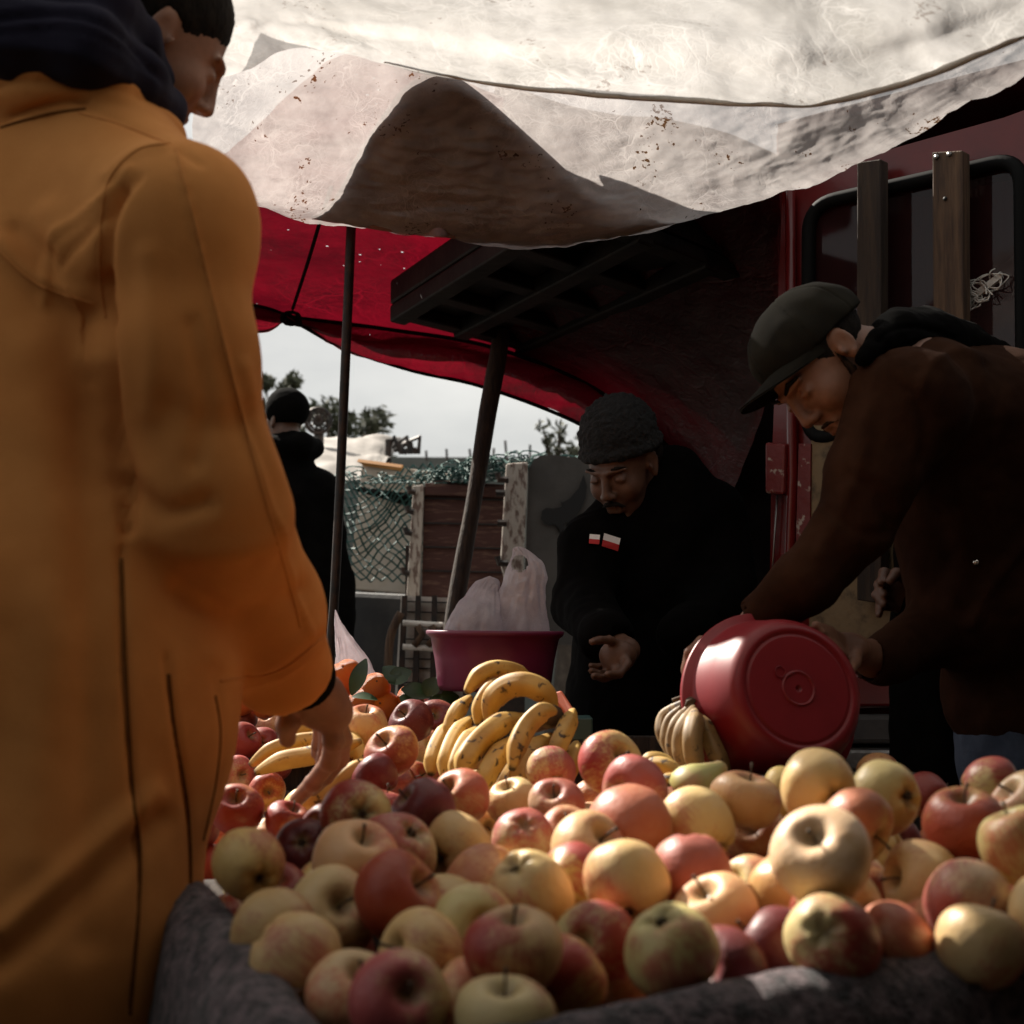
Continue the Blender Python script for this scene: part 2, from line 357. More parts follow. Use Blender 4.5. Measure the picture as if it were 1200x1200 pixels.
    m2.inputs[0].default_value = transp; L(m1.outputs[0], m2.inputs[1]); L(tp.outputs[0], m2.inputs[2])
    m3 = N(n, 'ShaderNodeMixShader'); m3.inputs[0].default_value = gloss; L(m2.outputs[0], m3.inputs[1]); L(gl.outputs[0], m3.inputs[2])
    L(m3.outputs[0], o.inputs[0])
    return m
M['sheet'] = sheet_mat('clear_plastic_sheet', (.47, .44, .43), (.25, .225, .22), .66, .27, .03, 1, bump=.3)
M['sheet2'] = sheet_mat('white_plastic_sheet', (.52, .51, .50), (.36, .35, .335), .70, .05, .03, .45, s=5, bump=.2)
M['red_tarp'] = sheet_mat('red_tarp', (.10, .002, .007), (.04, .0015, .004), .72, .0, .04, 0, s=3, bs=30, red=True)
M['bag'] = sheet_mat('thin_white_bag', (.78, .70, .74), (.58, .50, .54), .55, .38, .10, 0, s=18, bs=35, bump=.5)
def glass():
    m = bpy.data.materials.new('door_glass'); m.use_nodes = True; n = m.node_tree; n.nodes.clear(); L = n.links.new
    o = N(n, 'ShaderNodeOutputMaterial'); tp = N(n, 'ShaderNodeBsdfTransparent'); tp.inputs[0].default_value = (.6, .42, .42, 1); gl = N(n, 'ShaderNodeBsdfGlossy', Roughness=.06)
    df = N(n, 'ShaderNodeBsdfDiffuse'); df.inputs[0].default_value = (.08, .03, .03, 1)  # reddish tint painted in for the reflected tarp
    a = N(n, 'ShaderNodeMixShader'); a.inputs[0].default_value = .035; L(tp.outputs[0], a.inputs[1]); L(gl.outputs[0], a.inputs[2])
    b = N(n, 'ShaderNodeMixShader'); b.inputs[0].default_value = .22; L(a.outputs[0], b.inputs[1]); L(df.outputs[0], b.inputs[2]); L(b.outputs[0], o.inputs[0])
    return m
M['glass'] = glass()
# ================================================================ setting
def grid_plane(name, x0, x1, y0, y1, z, n, mat, amp=0):
    vs = [(x0 + (x1 - x0) * i / n, y0 + (y1 - y0) * j / n, z + (amp * fbm((i * .3, j * .3, 0), 1) if amp else 0)) for j in range(n + 1) for i in range(n + 1)]
    return mesh(name, vs, [(j * (n + 1) + i, j * (n + 1) + i + 1, (j + 1) * (n + 1) + i + 1, (j + 1) * (n + 1) + i) for j in range(n) for i in range(n)], mat)
tag(grid_plane('ground', -300, 300, -100, 500, -.03, 60, M['ground'], .02), kind='structure')
# ---- distant wall with rebar stubs
D = 14
t = empty('boundary_wall', P(560, 700, D), 'long low grey wall closing the market, with rebar stubs along its top', 'wall')
b = MB(); a0 = P(120, 534, D); a1 = P(1000, 538, D + 1)
b.hexa([(a0.x, a0.y, -.1), (a1.x, a1.y, -.1), (a1.x, a1.y + .2, -.1), (a0.x, a0.y + .2, -.1), tuple(a0), tuple(a1), (a1.x, a1.y + .2, a1.z), (a0.x, a0.y + .2, a0.z)])
b.build('wall_face', M['wall'], t)
for x, h in ((524, 8), (552, 8), (578, 9), (594, 18), (621, 13), (500, 6), (646, 8)):
    q = P(x, 534, D + .1); MB().tube([q - Vector((0, 0, .05)), q + Vector((random.uniform(-.02, .02), 0, h * D / 1750))], .012, 6).build('rebar', M['steel_dark'], t)
# ---- trees
def tree(px, ptop, D, w, h, n, seed, label, size=.16, sparse=False, grp='trees beyond the market'):
    rnd = random.Random(seed); top = P(px, ptop, D); base = Vector((top.x, D, 0))
    t = empty('tree', base, label, 'tree', grp)
    tr = MB(); k = top.z; tr.tube(curve([base, base + Vector((.1, 0, k * .3)), base + Vector((-.05, 0, k * .6)), base + Vector((0, 0, k * .85))], 10), [.16 - .012 * i for i in range(10)], 8)
    cs = []
    for i in range(9 if not sparse else 22):
        c = Vector((top.x + rnd.uniform(-w, w) * .8, D + rnd.uniform(-w, w) * .6, top.z - h * rnd.uniform(.12, .95)))
        if sparse: c.z = top.z - h * rnd.uniform(.0, .9) * (.4 + .6 * abs(c.x - top.x) / w + .3)
        cs.append(c); tr.tube(curve([base + Vector((0, 0, k * .45)), (base + Vector((0, 0, k * .7)) + c) / 2, c], 6), [.05, .04, .03, .02, .012, .006], 5)
    tr.build('trunk', M['bark'], t, True)
    cm = MB()
    for i in range(n):
        c = rnd.choice(cs); s = w * (.32 if not sparse else .30)
        v = Vector((rnd.gauss(0, 1), rnd.gauss(0, 1), rnd.gauss(0, .8)))
        p = c + v.normalized() * s * rnd.random() ** .4
        a = Vector((rnd.gauss(0, 1), rnd.gauss(0, 1), rnd.gauss(0, 1))).normalized(); q = a.orthogonal().normalized()
        L = size * rnd.uniform(.5, 1.1)
        cm.add([p - a * L, p - q * L * .35, p + a * L, p + q * L * .35], [(0, 1, 2, 3)])
    cm.build('crown', M['leaf_far'], t)
tree(326, 437, 22, .42, 1.1, 900, 1, 'small dark tree top showing just left of the capped man in the distance', .09)
tree(390, 470, 20, .75, 1.3, 1800, 2, 'broad dark tree behind the round spool and the thin steel pole', .09)
tree(425, 488, 21, .5, 1.0, 1100, 3, 'low rounded tree right of the thin steel pole above the white roof tarp', .08)
tree(655, 496, 13, .26, 1.2, 620, 4, 'sparse leafy tree with open sky between its twigs, left of the black beanie', .05, True)
tree(684, 508, 13.5, .16, .9, 300, 5, 'thin upright sprigs of a tree directly beside the black beanie', .05, True)
# ---- spool behind the capped man
D = 8.6; c = P(373, 493, D)
t = empty('cable_spool', (c.x, D, 0), 'round dark spool wheel with spokes standing up behind the capped man', 'spool')
b = MB(); R = 14.5 * D / 1750
for rr, th in ((R, .012), (R * .72, .007), (R * .3, .014)):
    b.tube([c + Vector((rr * math.cos(a), 0, rr * math.sin(a))) for a in [2 * PI * i / 36 for i in range(37)]], th, 6, False)
for k in range(10):
    a = 2 * PI * k / 10; b.tube([c, c + Vector((R * math.cos(a), 0, R * math.sin(a)))], .006, 5)
b.build('wheel', M['steel_dark'], t, True)
MB().tube([Vector((c.x, D + .03, 0)), c + Vector((0, .03, -.05))], .03, 8).build('post', M['steel_dark'], t)
# ---- white roof tarp stall
D = 9
t = empty('stall_roof', P(400, 560, D), 'low white tarpaulin roof of another stall between the capped man and the steel pole', 'tarp')
patch('roof_sheet', [[(325, 524, D), (380, 515, D), (455, 510, D + .3), (474, 518, D + .9)], [(325, 542, 8.2), (385, 536, 8.2), (440, 534, 8.4), (462, 530, 8.8)], [(325, 575, 7.6), (380, 568, 7.6), (425, 562, 7.7), (445, 552, 7.9)]], 40, 24, M['white_tarp'], lambda p, u, v: .03 * fbm(p, 4), t, .004)
b = MB()
for (x, y) in ((330, 525), (455, 512), (428, 562)):
    q = P(x, y + 3, 8.6 if y < 540 else 7.75); b.tube([q, Vector((q.x, q.y, 0))], .02, 6)
b.build('roof_legs', M['steel_dark'], t)
b = MB()
for k in range(7):
    a = P(458 + k * 2.5, 520 + (k % 3) * 4, 8.7); b.tube([a, P(462 + k * 5, 512 + (k * 7) % 21, 8.6), P(470 + k * 3.4, 532, 8.6)], .012, 5)
tag(b.build('iron_frames', M['steel_dark']), 'tangle of thin iron legs folded at the right end of the white roof tarp', 'iron frames')
# ---- pale lorry side with the net over it
D = 6.6
t = empty('cream_panel', P(460, 800, D), 'tilted cream truck side panel under the green fishing net', 'truck panel')
b = MB(); b.quad(P(424, 541, D), P(528, 556, D - .2), P(522, 700, D - .2), P(408, 690, D), .04); b.build('panel', M['cream'], t, bevel=.006)
b = MB(); b.quad(P(413, 574, D - .05), P(432, 580, D - .06), P(520, 606, D - .25), P(520, 588, D - .25), .02); b.build('dark_strap', M['dark_canvas'], t)
b = MB(); b.quad(P(418, 541, D - .03), P(470, 548, D - .1), P(472, 552, D - .1), P(428, 546, D - .03), .02); b.build('orange_strip', pbr('orange_strip', (.45, .2, .05), rough=.7), t)
b = MB(); q = P(424, 560, D + .1)
b.box((q.x, q.y, 0), (q.x + .06, q.y + .06, q.z)); q = P(515, 560, D - .1); b.box((q.x, q.y, 0), (q.x + .06, q.y + .06, q.z)); b.build('stake', M['wood_dark'], t)
def net_mesh():
    b = MB(); nu, nv = 15, 11
    def pt(u, v):                       # draped curtain of net over the panel
        x = 398 + 150 * u - 20 * v + 7 * math.sin(v * 5 + u * 3) + 26 * u * v; y = 548 + 10 * math.sin(u * 5) + (90 + 95 * u) * v + 9 * math.sin(u * 9)
        return P(x + 3.5 * noise.noise(Vector((u * 9, v * 9, 0))), y + 4 * noise.noise(Vector((u * 8, v * 8, 5))), 6.28 - .25 * u + .08 * noise.noise(Vector((u * 6, v * 6, 9))))
    for i in range(0, nu + 1):
        for s in (1, -1):
            pts = []
            for j in range(nv * 2 + 1):
                v = j / (nv * 2); u = (i + (j % 2) * .5 if s == 1 else i + 1 - (j % 2) * .5) / nu
                if 0 <= u <= 1: pts.append(pt(u, v))
            if len(pts) > 2: b.tube(pts, .0048, 4, False)
    for k in range(150):                # bunched crumple along the top
        u = random.random(); x = 400 + 300 * u; top = 540 + 10 * math.sin(u * 7) + (0 if x > 520 else 6)
        cx, cy, D0 = x + random.uniform(-8, 8), top + random.uniform(2, 26), 6.05 - .7 * u
        pts = []
        a0 = random.uniform(0, 6.3); r = random.uniform(5, 14)
        for j in range(9):
            a = a0 + j * .75; pts.append(P(cx + r * math.cos(a) + random.uniform(-2, 2) + j * .9, min(cy + r * .55 * math.sin(a) + random.uniform(-1.5, 1.5), 566), D0 + random.uniform(-.12, .12)))
        b.tube(curve(pts, 18), .003, 4, False)
    return b
tag(net_mesh().build('fishing_net', M['net']), 'teal green fishing net draped and bunched over the truck side panels', 'net')
# ---- red wooden truck side
D = 5.7
t = empty('red_wooden_panel', P(535, 780, D), 'old red wooden truck side panel with rounded top and pale corner post', 'truck panel')
b = MB(); n = 0
pl = [(497, 576), (503, 566), (512, 563), (592, 568), (590, 704), (494, 700)]
vs = [P(x, y, D) for x, y in pl]; vs2 = [v + Vector((0, .04, 0)) for v in vs]; m_ = len(vs)
b.add(vs + vs2, [tuple(range(m_)), tuple(range(2 * m_ - 1, m_ - 1, -1))] + [(i, i + m_, (i + 1) % m_ + m_, (i + 1) % m_) for i in range(m_)]); b.build('board_panel', M['red_wood'], t)
b = MB()
for y in (583, 612, 640, 668): b.quad(P(497, y, D - .012), P(590, y + 2, D - .012), P(590, y + 3.5, D - .012), P(496, y + 1.5, D - .012), .012)
b.build('plank_gap', M['black_paint'], t)
b = MB(); b.quad(P(498, 566, D - .03), P(591, 571, D - .03), P(591, 583, D - .03), P(497, 580, D - .03), .03); b.build('top_rail', M['red_wood'], t, bevel=.004)
b = MB(); b.quad(P(484, 569, D - .04), P(497, 568, D - .04), P(491, 705, D - .04), P(476, 703, D - .04), .06); b.build('corner_post', M['pale_post'], t, bevel=.006)
for x, y in ((481, 577), (479, 600), (477, 625), (474, 672)):
    MB().tube([P(x + 6, y, D - .06), P(x - 1, y - 1, D - .06), P(x - 2, y - 7, D - .06)], .012, 6).build('hook', M['steel_dark'], t)
b = MB()
for x in (484, 590): q = P(x, 700, D + .04); b.box((q.x - .03, q.y, 0), (q.x + .03, q.y + .05, q.z + .2))
b.build('leg', M['steel_dark'], t)
# ---- grey panel with a black bird
D = 5.2
t = empty('bird_painted_panel', P(640, 790, D), 'grey truck side panel painted with a black bird shape, behind the plastic bags', 'truck panel')
b = MB(); pl = [(619, 552), (625, 539), (633, 534), (648, 533), (705, 540), (712, 760), (612, 752)]
vs = [P(x, y, D) for x, y in pl]; vs2 = [v + Vector((0, .05, 0)) for v in vs]; m_ = len(vs)
b.add(vs + vs2, [tuple(range(m_)), tuple(range(2 * m_ - 1, m_ - 1, -1))] + [(i, i + m_, (i + 1) % m_ + m_, (i + 1) % m_) for i in range(m_)]); b.build('panel', M['grey_panel'], t)
b = MB(); b.quad(P(593, 543, D - .03), P(619, 541, D - .03), P(610, 748, D - .03), P(586, 660, D - .03), .05); b.build('side_post', M['pale_post'], t, bevel=.008)
bird = [(684, 556), (678, 572), (668, 584), (659, 589), (657, 587), (658, 594), (648, 596), (640, 595), (635, 599), (634, 608), (637, 613), (644, 616), (650, 614), (655, 620), (657, 628), (660, 622), (662, 613), (672, 609), (680, 598), (686, 584), (688, 570)]
vs = [P(x, y, D - .008) for x, y in bird]; bm = bmesh.new(); f = bm.faces.new([bm.verts.new(v) for v in vs]); bmesh.ops.triangulate(bm, faces=[f]); me = bpy.data.meshes.new('bird_mark'); bm.to_mesh(me); bm.free(); link('bird_mark', me, M['black_paint'], t, False)
for x, y in ((588, 562), (584, 578), (586, 613), (588, 660)):
    MB().tube([P(x + 8, y, D - .07), P(x - 3, y, D - .07), P(x - 5, y - 8, D - .07)] if y in (562, 660) else [P(x + 8, y, D - .07), P(x - 3, y, D - .07)], .012, 6).build('hook', M['steel_dark'], t)
b = MB()
for x in (605, 700): q = P(x, 740, D + .06); b.box((q.x - .03, q.y, 0), (q.x + .03, q.y + .05, q.z + .2))
b.build('leg', M['steel_dark'], t)
# ---- dark box and pale rack
D = 5.9; q0 = P(405, 693, D); q1 = P(492, 697, D - .2)
b = MB(); b.hexa([(q0.x, q0.y, 0), (q1.x, q1.y, 0), (q1.x, q1.y + .6, 0), (q0.x, q0.y + .6, 0), tuple(q0), tuple(q1), (q1.x, q1.y + .6, q1.z), (q0.x, q0.y + .6, q0.z)])
tag(b.build('storage_bin', M['dark_box'], bevel=.02), 'dark grey bin standing below the cream truck panel', 'bin')
D = 5.3
t = empty('slatted_rack', P(500, 820, D), 'dirty white slatted rack with dark uprights below the red truck side', 'rack')
b = MB(); b.quad(P(470, 698, D), P(553, 702, D), P(548, 830, D), P(462, 828, D), .02); b.build('back_board', M['white_paint'], t)
for (xa, xb) in ((474, 468), (490, 485), (509, 506), (528, 526), (546, 545)):
    b = MB(); b.quad(P(xa - 3, 698, D - .05), P(xa + 3, 698, D - .05), P(xb + 4, 830, D - .05), P(xb - 3, 830, D - .05), .03); b.build('upright', M['steel_dark'], t)
for y in (704, 716, 748, 771, 782, 799, 815):
    b = MB(); b.quad(P(471, y, D - .02), P(550, y + 2, D - .02), P(550, y + 3.5, D - .02), P(470, y + 1.5, D - .02), .014); b.build('gap', M['black_paint'], t)
for y in (730, 758):
    MB().tube([P(472, y, D - .09), P(520, y + 3, D - .09), P(556, y + 6, D - .09)], .011, 6).build('rail', M['white_paint'], t, True)
for x in (486, 502, 517):
    MB().tube([P(x - 1, 757, D - .1), P(x + 9, 744, D - .1), P(x + 3, 733, D - .1)], .012, 6).build('bracket', M['wood'], t, True)
MB().tube(curve([P(470, 718, D - .15), P(458, 745, D - .15), P(455, 790, D - .15), P(460, 830, D - .15)], 12), .016, 6).build('bent_stick', M['wood'], t, True)
# ================================================================ canopies
lower = [[(215, 214, 2.55), (330, 249, 2.72), (450, 272, 2.84), (560, 284, 2.9), (640, 288, 2.92), (740, 275, 2.9), (850, 248, 2.8), (950, 215, 2.65), (1060, 165, 2.45), (1200, 85, 2.2), (1330, 10, 2.05)],
         [(218, 206, 2.5), (330, 236, 2.66), (450, 258, 2.78), (560, 270, 2.84), (640, 273, 2.86), (740, 262, 2.84), (850, 234, 2.74), (950, 200, 2.6), (1060, 150, 2.4), (1200, 72, 2.16), (1330, -5, 2.0)],
         [(222, 160, 2.45), (330, 180, 2.6), (450, 200, 2.72), (560, 210, 2.77), (640, 210, 2.79), (740, 200, 2.76), (850, 175, 2.67), (950, 140, 2.53), (1060, 95, 2.33), (1200, 25, 2.1), (1330, -40, 1.95)],
         [(232, 80, 2.38), (330, 90, 2.5), (450, 105, 2.6), (560, 110, 2.64), (640, 110, 2.66), (740, 100, 2.62), (850, 85, 2.55), (950, 55, 2.4), (1060, 20, 2.25), (1200, -40, 2.0), (1330, -90, 1.9)],
         [(240, -30, 2.2), (330, -25, 2.3), (450, -20, 2.4), (560, -20, 2.42), (640, -20, 2.42), (740, -25, 2.4), (850, -35, 2.32), (950, -50, 2.22), (1060, -80, 2.1), (1200, -120, 1.9), (1330, -160, 1.8)]]
def wr_low(p, u, v):
    e = .012 * fbm(p * Vector((1, 1.5, 2.2)) if False else Vector((p.item(0), p.item(1) * 1.5, p.item(2) * 2.5)), 6, 5)
    return e + .006 * abs(fbm(Vector((p.item(0) * .7, p.item(1), p.item(2) * 3)), 14, 3))
M_sh = patch('plastic_canopy', lower, 260, 150, M['sheet'], wr_low)
tag(M_sh, 'translucent stained plastic sheet sagging over the stall, the lower one with dark see-through peak', 'plastic sheet')
t_low = M_sh
upper = [[(236, 96, 2.25), (290, 82, 2.2), (336, 60, 2.1), (405, 63, 2.12), (450, 74, 2.14), (560, 97, 2.18), (640, 107, 2.2), (760, 117, 2.2), (900, 124, 2.15), (970, 121, 2.08), (1080, 92, 1.95), (1200, 42, 1.8), (1330, -10, 1.7)],
         [(238, 60, 2.15), (290, 45, 2.1), (334, 28, 2.04), (400, 40, 2.05), (450, 50, 2.07), (560, 66, 2.1), (640, 74, 2.12), (760, 82, 2.12), (900, 88, 2.07), (970, 84, 2.0), (1080, 58, 1.88), (1200, 10, 1.74), (1330, -40, 1.64)],
         [(240, 20, 2.0), (290, 5, 2.0), (334, -5, 1.95), (400, 0, 1.96), (450, 5, 1.97), (560, 15, 2.0), (640, 20, 2.0), (760, 24, 2.0), (900, 25, 1.96), (970, 20, 1.9), (1080, 0, 1.8), (1200, -40, 1.66), (1330, -90, 1.56)],
         [(255, -150, 1.5), (290, -160, 1.5), (334, -170, 1.5), (400, -160, 1.5), (450, -160, 1.5), (560, -160, 1.5), (640, -160, 1.5), (760, -160, 1.5), (900, -160, 1.5), (970, -170, 1.45), (1080, -180, 1.4), (1200, -200, 1.35), (1330, -240, 1.3)],
         [(300, -700, .8), (340, -700, .8), (380, -700, .8), (430, -700, .8), (480, -700, .8), (560, -700, .8), (640, -700, .8), (760, -700, .8), (900, -700, .8), (1000, -700, .8), (1150, -700, .8), (1300, -700, .8), (1450, -700, .8)]]
def wr_up(p, u, v): return .010 * fbm(Vector((p.item(0), p.item(1), p.item(2))), 7, 5)
up = patch('white_canopy', upper, 240, 110, M['sheet2'], wr_up)
tag(up, 'upper milky white plastic sheet with a thick dark hem, overhead in front', 'plastic sheet')
hem = [P(x, y, d) for x, y, d in upper[0][4:]]
b = MB(); hp = curve(hem, 80); b.tube([p + Vector((0, -.004, .001 + .002 * noise.noise(p * 20))) for p in hp], [.0018 + .0035 * min(1, i / 25) for i in range(80)], 8)
b.build('rolled_hem', pbr('grey_hem', (.30, .28, .25), (.42, .40, .36), 20, .7), up, True)
# brown flap added over the lower sheet to make its shadow peak
from mathutils.bvhtree import BVHTree
flap_bv = BVHTree.FromPolygons([tuple(v.co) for v in M_sh.data.vertices], [tuple(p.vertices) for p in M_sh.data.polygons])
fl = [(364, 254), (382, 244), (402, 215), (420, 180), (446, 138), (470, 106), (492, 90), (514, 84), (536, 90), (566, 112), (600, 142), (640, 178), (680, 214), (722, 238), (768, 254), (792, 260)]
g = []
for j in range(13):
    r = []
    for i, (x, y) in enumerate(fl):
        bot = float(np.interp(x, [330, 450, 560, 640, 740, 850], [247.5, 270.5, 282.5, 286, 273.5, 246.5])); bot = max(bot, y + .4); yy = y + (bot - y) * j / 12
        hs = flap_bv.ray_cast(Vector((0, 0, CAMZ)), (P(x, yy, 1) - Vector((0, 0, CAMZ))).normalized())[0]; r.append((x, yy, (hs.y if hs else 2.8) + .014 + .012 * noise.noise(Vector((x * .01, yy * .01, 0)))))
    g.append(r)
flap = patch('shadow_flap', g, 90, 40, pbr('shadow_brown', (.12, .06, .058), (.20, .115, .11), 9, .95), None, None, .003)
tag(flap, 'brown canvas peak added on the lower plastic sheet as its shadow shape', 'canvas')
# red tarp roof and valance
seam = [(180, 330, 4.3), (250, 348, 4.45), (310, 360, 4.55), (345, 371, 4.6), (400, 378, 4.62), (460, 386, 4.62), (560, 402, 4.6), (650, 432, 4.55), (720, 470, 4.45), (800, 540, 4.3), (850, 600, 4.2)]
mid = [(170, 250, 3.8), (240, 262, 3.85), (300, 275, 3.9), (345, 285, 3.95), (400, 290, 3.98), (470, 296, 4.0), (570, 310, 4.0), (670, 335, 3.95), (760, 365, 3.9), (840, 390, 3.85), (912, 420, 3.8)]
topr = [(150, 240, 3.75), (230, 200, 3.45), (290, 160, 3.2), (345, 110, 3.05), (400, 62, 2.95), (480, 60, 2.92), (580, 110, 3.0), (700, 145, 3.05), (790, 155, 3.1), (860, 172, 3.15), (912, 195, 3.25)]
def wr_red(p, u, v): return min(1, (1 - v) * 6) * .012 * fbm(Vector((p.item(0), p.item(1), p.item(2))), 3, 4) + min(1, (1 - v) * 6) * .004 * fbm(Vector((p.item(0), p.item(1), p.item(2))), 16, 3)
red = patch('red_canopy', [topr, mid, seam], 150, 70, M['red_tarp'], wr_red)
tag(red, 'red tarpaulin roof over the back of the stall, with pinholes and a sewn seam', 'tarp')
bot = [(180, 372, 4.3), (250, 392, 4.45), (310, 386, 4.53), (341, 377, 4.56), (398, 406, 4.6), (480, 434, 4.6), (560, 452, 4.58), (650, 484, 4.5), (720, 520, 4.4), (800, 575, 4.25), (850, 640, 4.15)]
lo2 = [((a[0] + c[0]) / 2, (a[1] + c[1]) / 2 + 2, (a[2] + c[2]) / 2 - .05) for a, c in zip(seam, bot)]
def wr_val(p, u, v):
    x = p.item(0); return min(1, v * 4) * (.012 * math.sin(30 * p.item(2) + 5 * x) + .02 * fbm(Vector((x * .6, 0, p.item(2) * 3)), 5, 3))
patch('valance', [seam, lo2, bot], 160, 26, M['red_tarp'], wr_val, red)
b = MB(); b.tube([v + Vector((0, -.012, -.004)) for v in curve([P(*c) for c in seam], 60)], .007, 6); b.build('seam_cord', M['dark_canvas'], red, True)
b = MB(); b.tube([v + Vector((0, -.006, 0)) for v in curve([P(*c) for c in bot], 60)], .006, 6); b.build('hem', M['dark_canvas'], red, True)
b = MB(); b.tube(curve([P(388, 220, 3.5), P(375, 260, 3.78), P(360, 310, 4.08), P(343, 362, 4.48)], 14), .005, 6); b.build('support_cord', M['dark_canvas'], red, True)
b = MB(); q = P(341, 373, 4.5)
for k in range(4): b.tube([q + Vector((.03 * math.cos(a + k), .02 * math.sin(k), .02 * math.sin(a))) for a in [i * .7 for i in range(10)]], .005, 5)
b.build('knot', M['dark_canvas'], red, True)
# unseen canvas added over the right half of the red roof to block sun
cov = []
for row in (topr, mid, [tuple(m_ * .35 + s_ * .65 for m_, s_ in zip(a_, b_)) for a_, b_ in zip(mid, seam)]):
    cov.append([(x, y - 14, d) for x, y, d in row if x >= 560])
cov[0] = cov[0][-5:]; cov[1] = cov[1][-5:]; cov[2] = cov[2][-5:]
cov = [[(x, y, d) for x, y, d in r] for r in cov]
tag(patch('sun_blocker', cov, 40, 30, M['dark_canvas'], lambda p, u, v: .012 * fbm(Vector((p.item(0), p.item(1), p.item(2))), 3), None, .004), 'dark canvas added over the right half of the red tarpaulin roof to block sun', 'canvas')
# bright pinholes: small real tears are too fine; stitched white specks of torn weave
# pallet used as roof, its poles
A = Vector((-.34, 4.1, 0)); e1 = Vector((.56, .75, 0)); e2 = Vector((.45, -1.10, 0)); z0 = 1.895
t = empty('black_pallet', (A.x + .4, A.y, z0), 'big black plastic pallet laid flat overhead as a roof above the pole', 'pallet')
def pp(u, v, z): q = A + e1 * u + e2 * v; return (q.x, q.y, z)
b = MB(); b.hexa([pp(0, 0, z0 + .05), pp(1, 0, z0 + .05), pp(1, 1, z0 + .05), pp(0, 1, z0 + .05), pp(0, 0, z0 + .12), pp(1, 0, z0 + .12), pp(1, 1, z0 + .12), pp(0, 1, z0 + .12)]); b.build('deck', M['black_plastic'], t, bevel=.008)
for a in (0, .3, .62, .93):
    b = MB(); b.hexa([pp(a, 0, z0), pp(a + .07, 0, z0), pp(a + .07, 1, z0), pp(a, 1, z0), pp(a, 0, z0 + .048), pp(a + .07, 0, z0 + .048), pp(a + .07, 1, z0 + .048), pp(a, 1, z0 + .048)]); b.build('runner', M['black_plastic'], t, bevel=.006)
for a in (0, .22, .45, .68, .94):
    b = MB(); b.hexa([pp(.003, a, z0 + .012), pp(.997, a, z0 + .012), pp(.997, a + .06, z0 + .012), pp(.003, a + .06, z0 + .012), pp(.003, a, z0 + .046), pp(.997, a, z0 + .046), pp(.997, a + .06, z0 + .046), pp(.003, a + .06, z0 + .046)]); b.build('cross_rib', M['black_plastic'], t, bevel=.006)
b = MB(); b.tube(curve([P(412, 255, 3.8), P(405, 420, 3.85), P(399, 560, 3.9), P(392, 700, 3.95), P(386, 800, 4.0), Vector((P(380, 800, 4).x, 4.02, 0))], 20), .0125, 10)
tag(b.build('steel_pole', M['steel_dark'], smooth=True), 'thin dark steel pole holding up the red tarp, beside the capped man', 'pole')
q0_, q1_ = P(588, 388, 4.42), P(536, 700, 4.25); q2_ = q0_ + (q1_ - q0_) * (q0_.z / (q0_.z - q1_.z)); pts = [q0_ + (q2_ - q0_) * (i / 23) for i in range(24)]
b = MB(); b.tube([p + Vector((.006 * noise.noise(p * 5), 0, 0)) for p in pts], [.024 + .004 * noise.noise(p * 4) for p in pts], 10)
tag(b.build('wooden_pole', M['wood_dark'], smooth=True), 'thicker rough wooden pole propping the black pallet', 'pole')
# dark sheet added for the black shade behind the men
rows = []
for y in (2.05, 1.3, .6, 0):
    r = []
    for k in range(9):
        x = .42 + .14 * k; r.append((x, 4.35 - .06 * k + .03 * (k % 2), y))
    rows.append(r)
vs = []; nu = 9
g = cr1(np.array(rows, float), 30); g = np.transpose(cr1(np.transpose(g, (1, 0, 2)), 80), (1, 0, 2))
cur = mesh('shade_curtain', g.reshape(-1, 3), [(j * 80 + i, j * 80 + i + 1, (j + 1) * 80 + i + 1, (j + 1) * 80 + i) for j in range(29) for i in range(79)], M['dark_canvas'])
tag(cur, 'nearly black canvas curtain added for the deep shade behind the man in the beanie', 'curtain')
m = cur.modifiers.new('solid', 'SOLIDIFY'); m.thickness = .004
# ================================================================ red truck door
O = Vector((.60, 3.38, 0)); dx = Vector((.74, -.67, 0)).normalized(); dn = Vector((-.67, -.74, 0)).normalized()
t = empty('red_truck', (1.0, 3.3, 0), 'red truck cab with a big rubber-edged window behind the bending man', 'truck')
def dq(px, py, off=0):                  # pixel -> point on the door plane (moved off metres towards the stall)
    r = P(px, py, 1.0) - Vector((0, 0, CAMZ)); o = O + dn * off; s = (o - Vector((0, 0, 0))).dot(dn) / r.dot(dn); return Vector((0, 0, CAMZ)) + r * s
def rrect(c4, rad, n=8):                # rounded outline through four pixel corners
    o = []
    for i in range(4):
        p = Vector((*c4[i], 0)); a = (Vector((*c4[i - 1], 0)) - p).normalized() * rad; c = (Vector((*c4[(i + 1) % 4], 0)) - p).normalized() * rad
        for k in range(n + 1):
            f = k / n; q = (p + a) * (1 - f) ** 2 + p * 2 * f * (1 - f) + (p + c) * f * f; o.append((q.x, q.y))
    return o
win = rrect([(948, 240), (1196, 184), (1199, 440), (946, 520)], 34)
outer = [(921, 222), (935, 218), (1000, 190), (1100, 162), (1180, 140), (1290, 100), (1320, 460), (1290, 820), (1000, 830), (905, 800), (908, 560)]
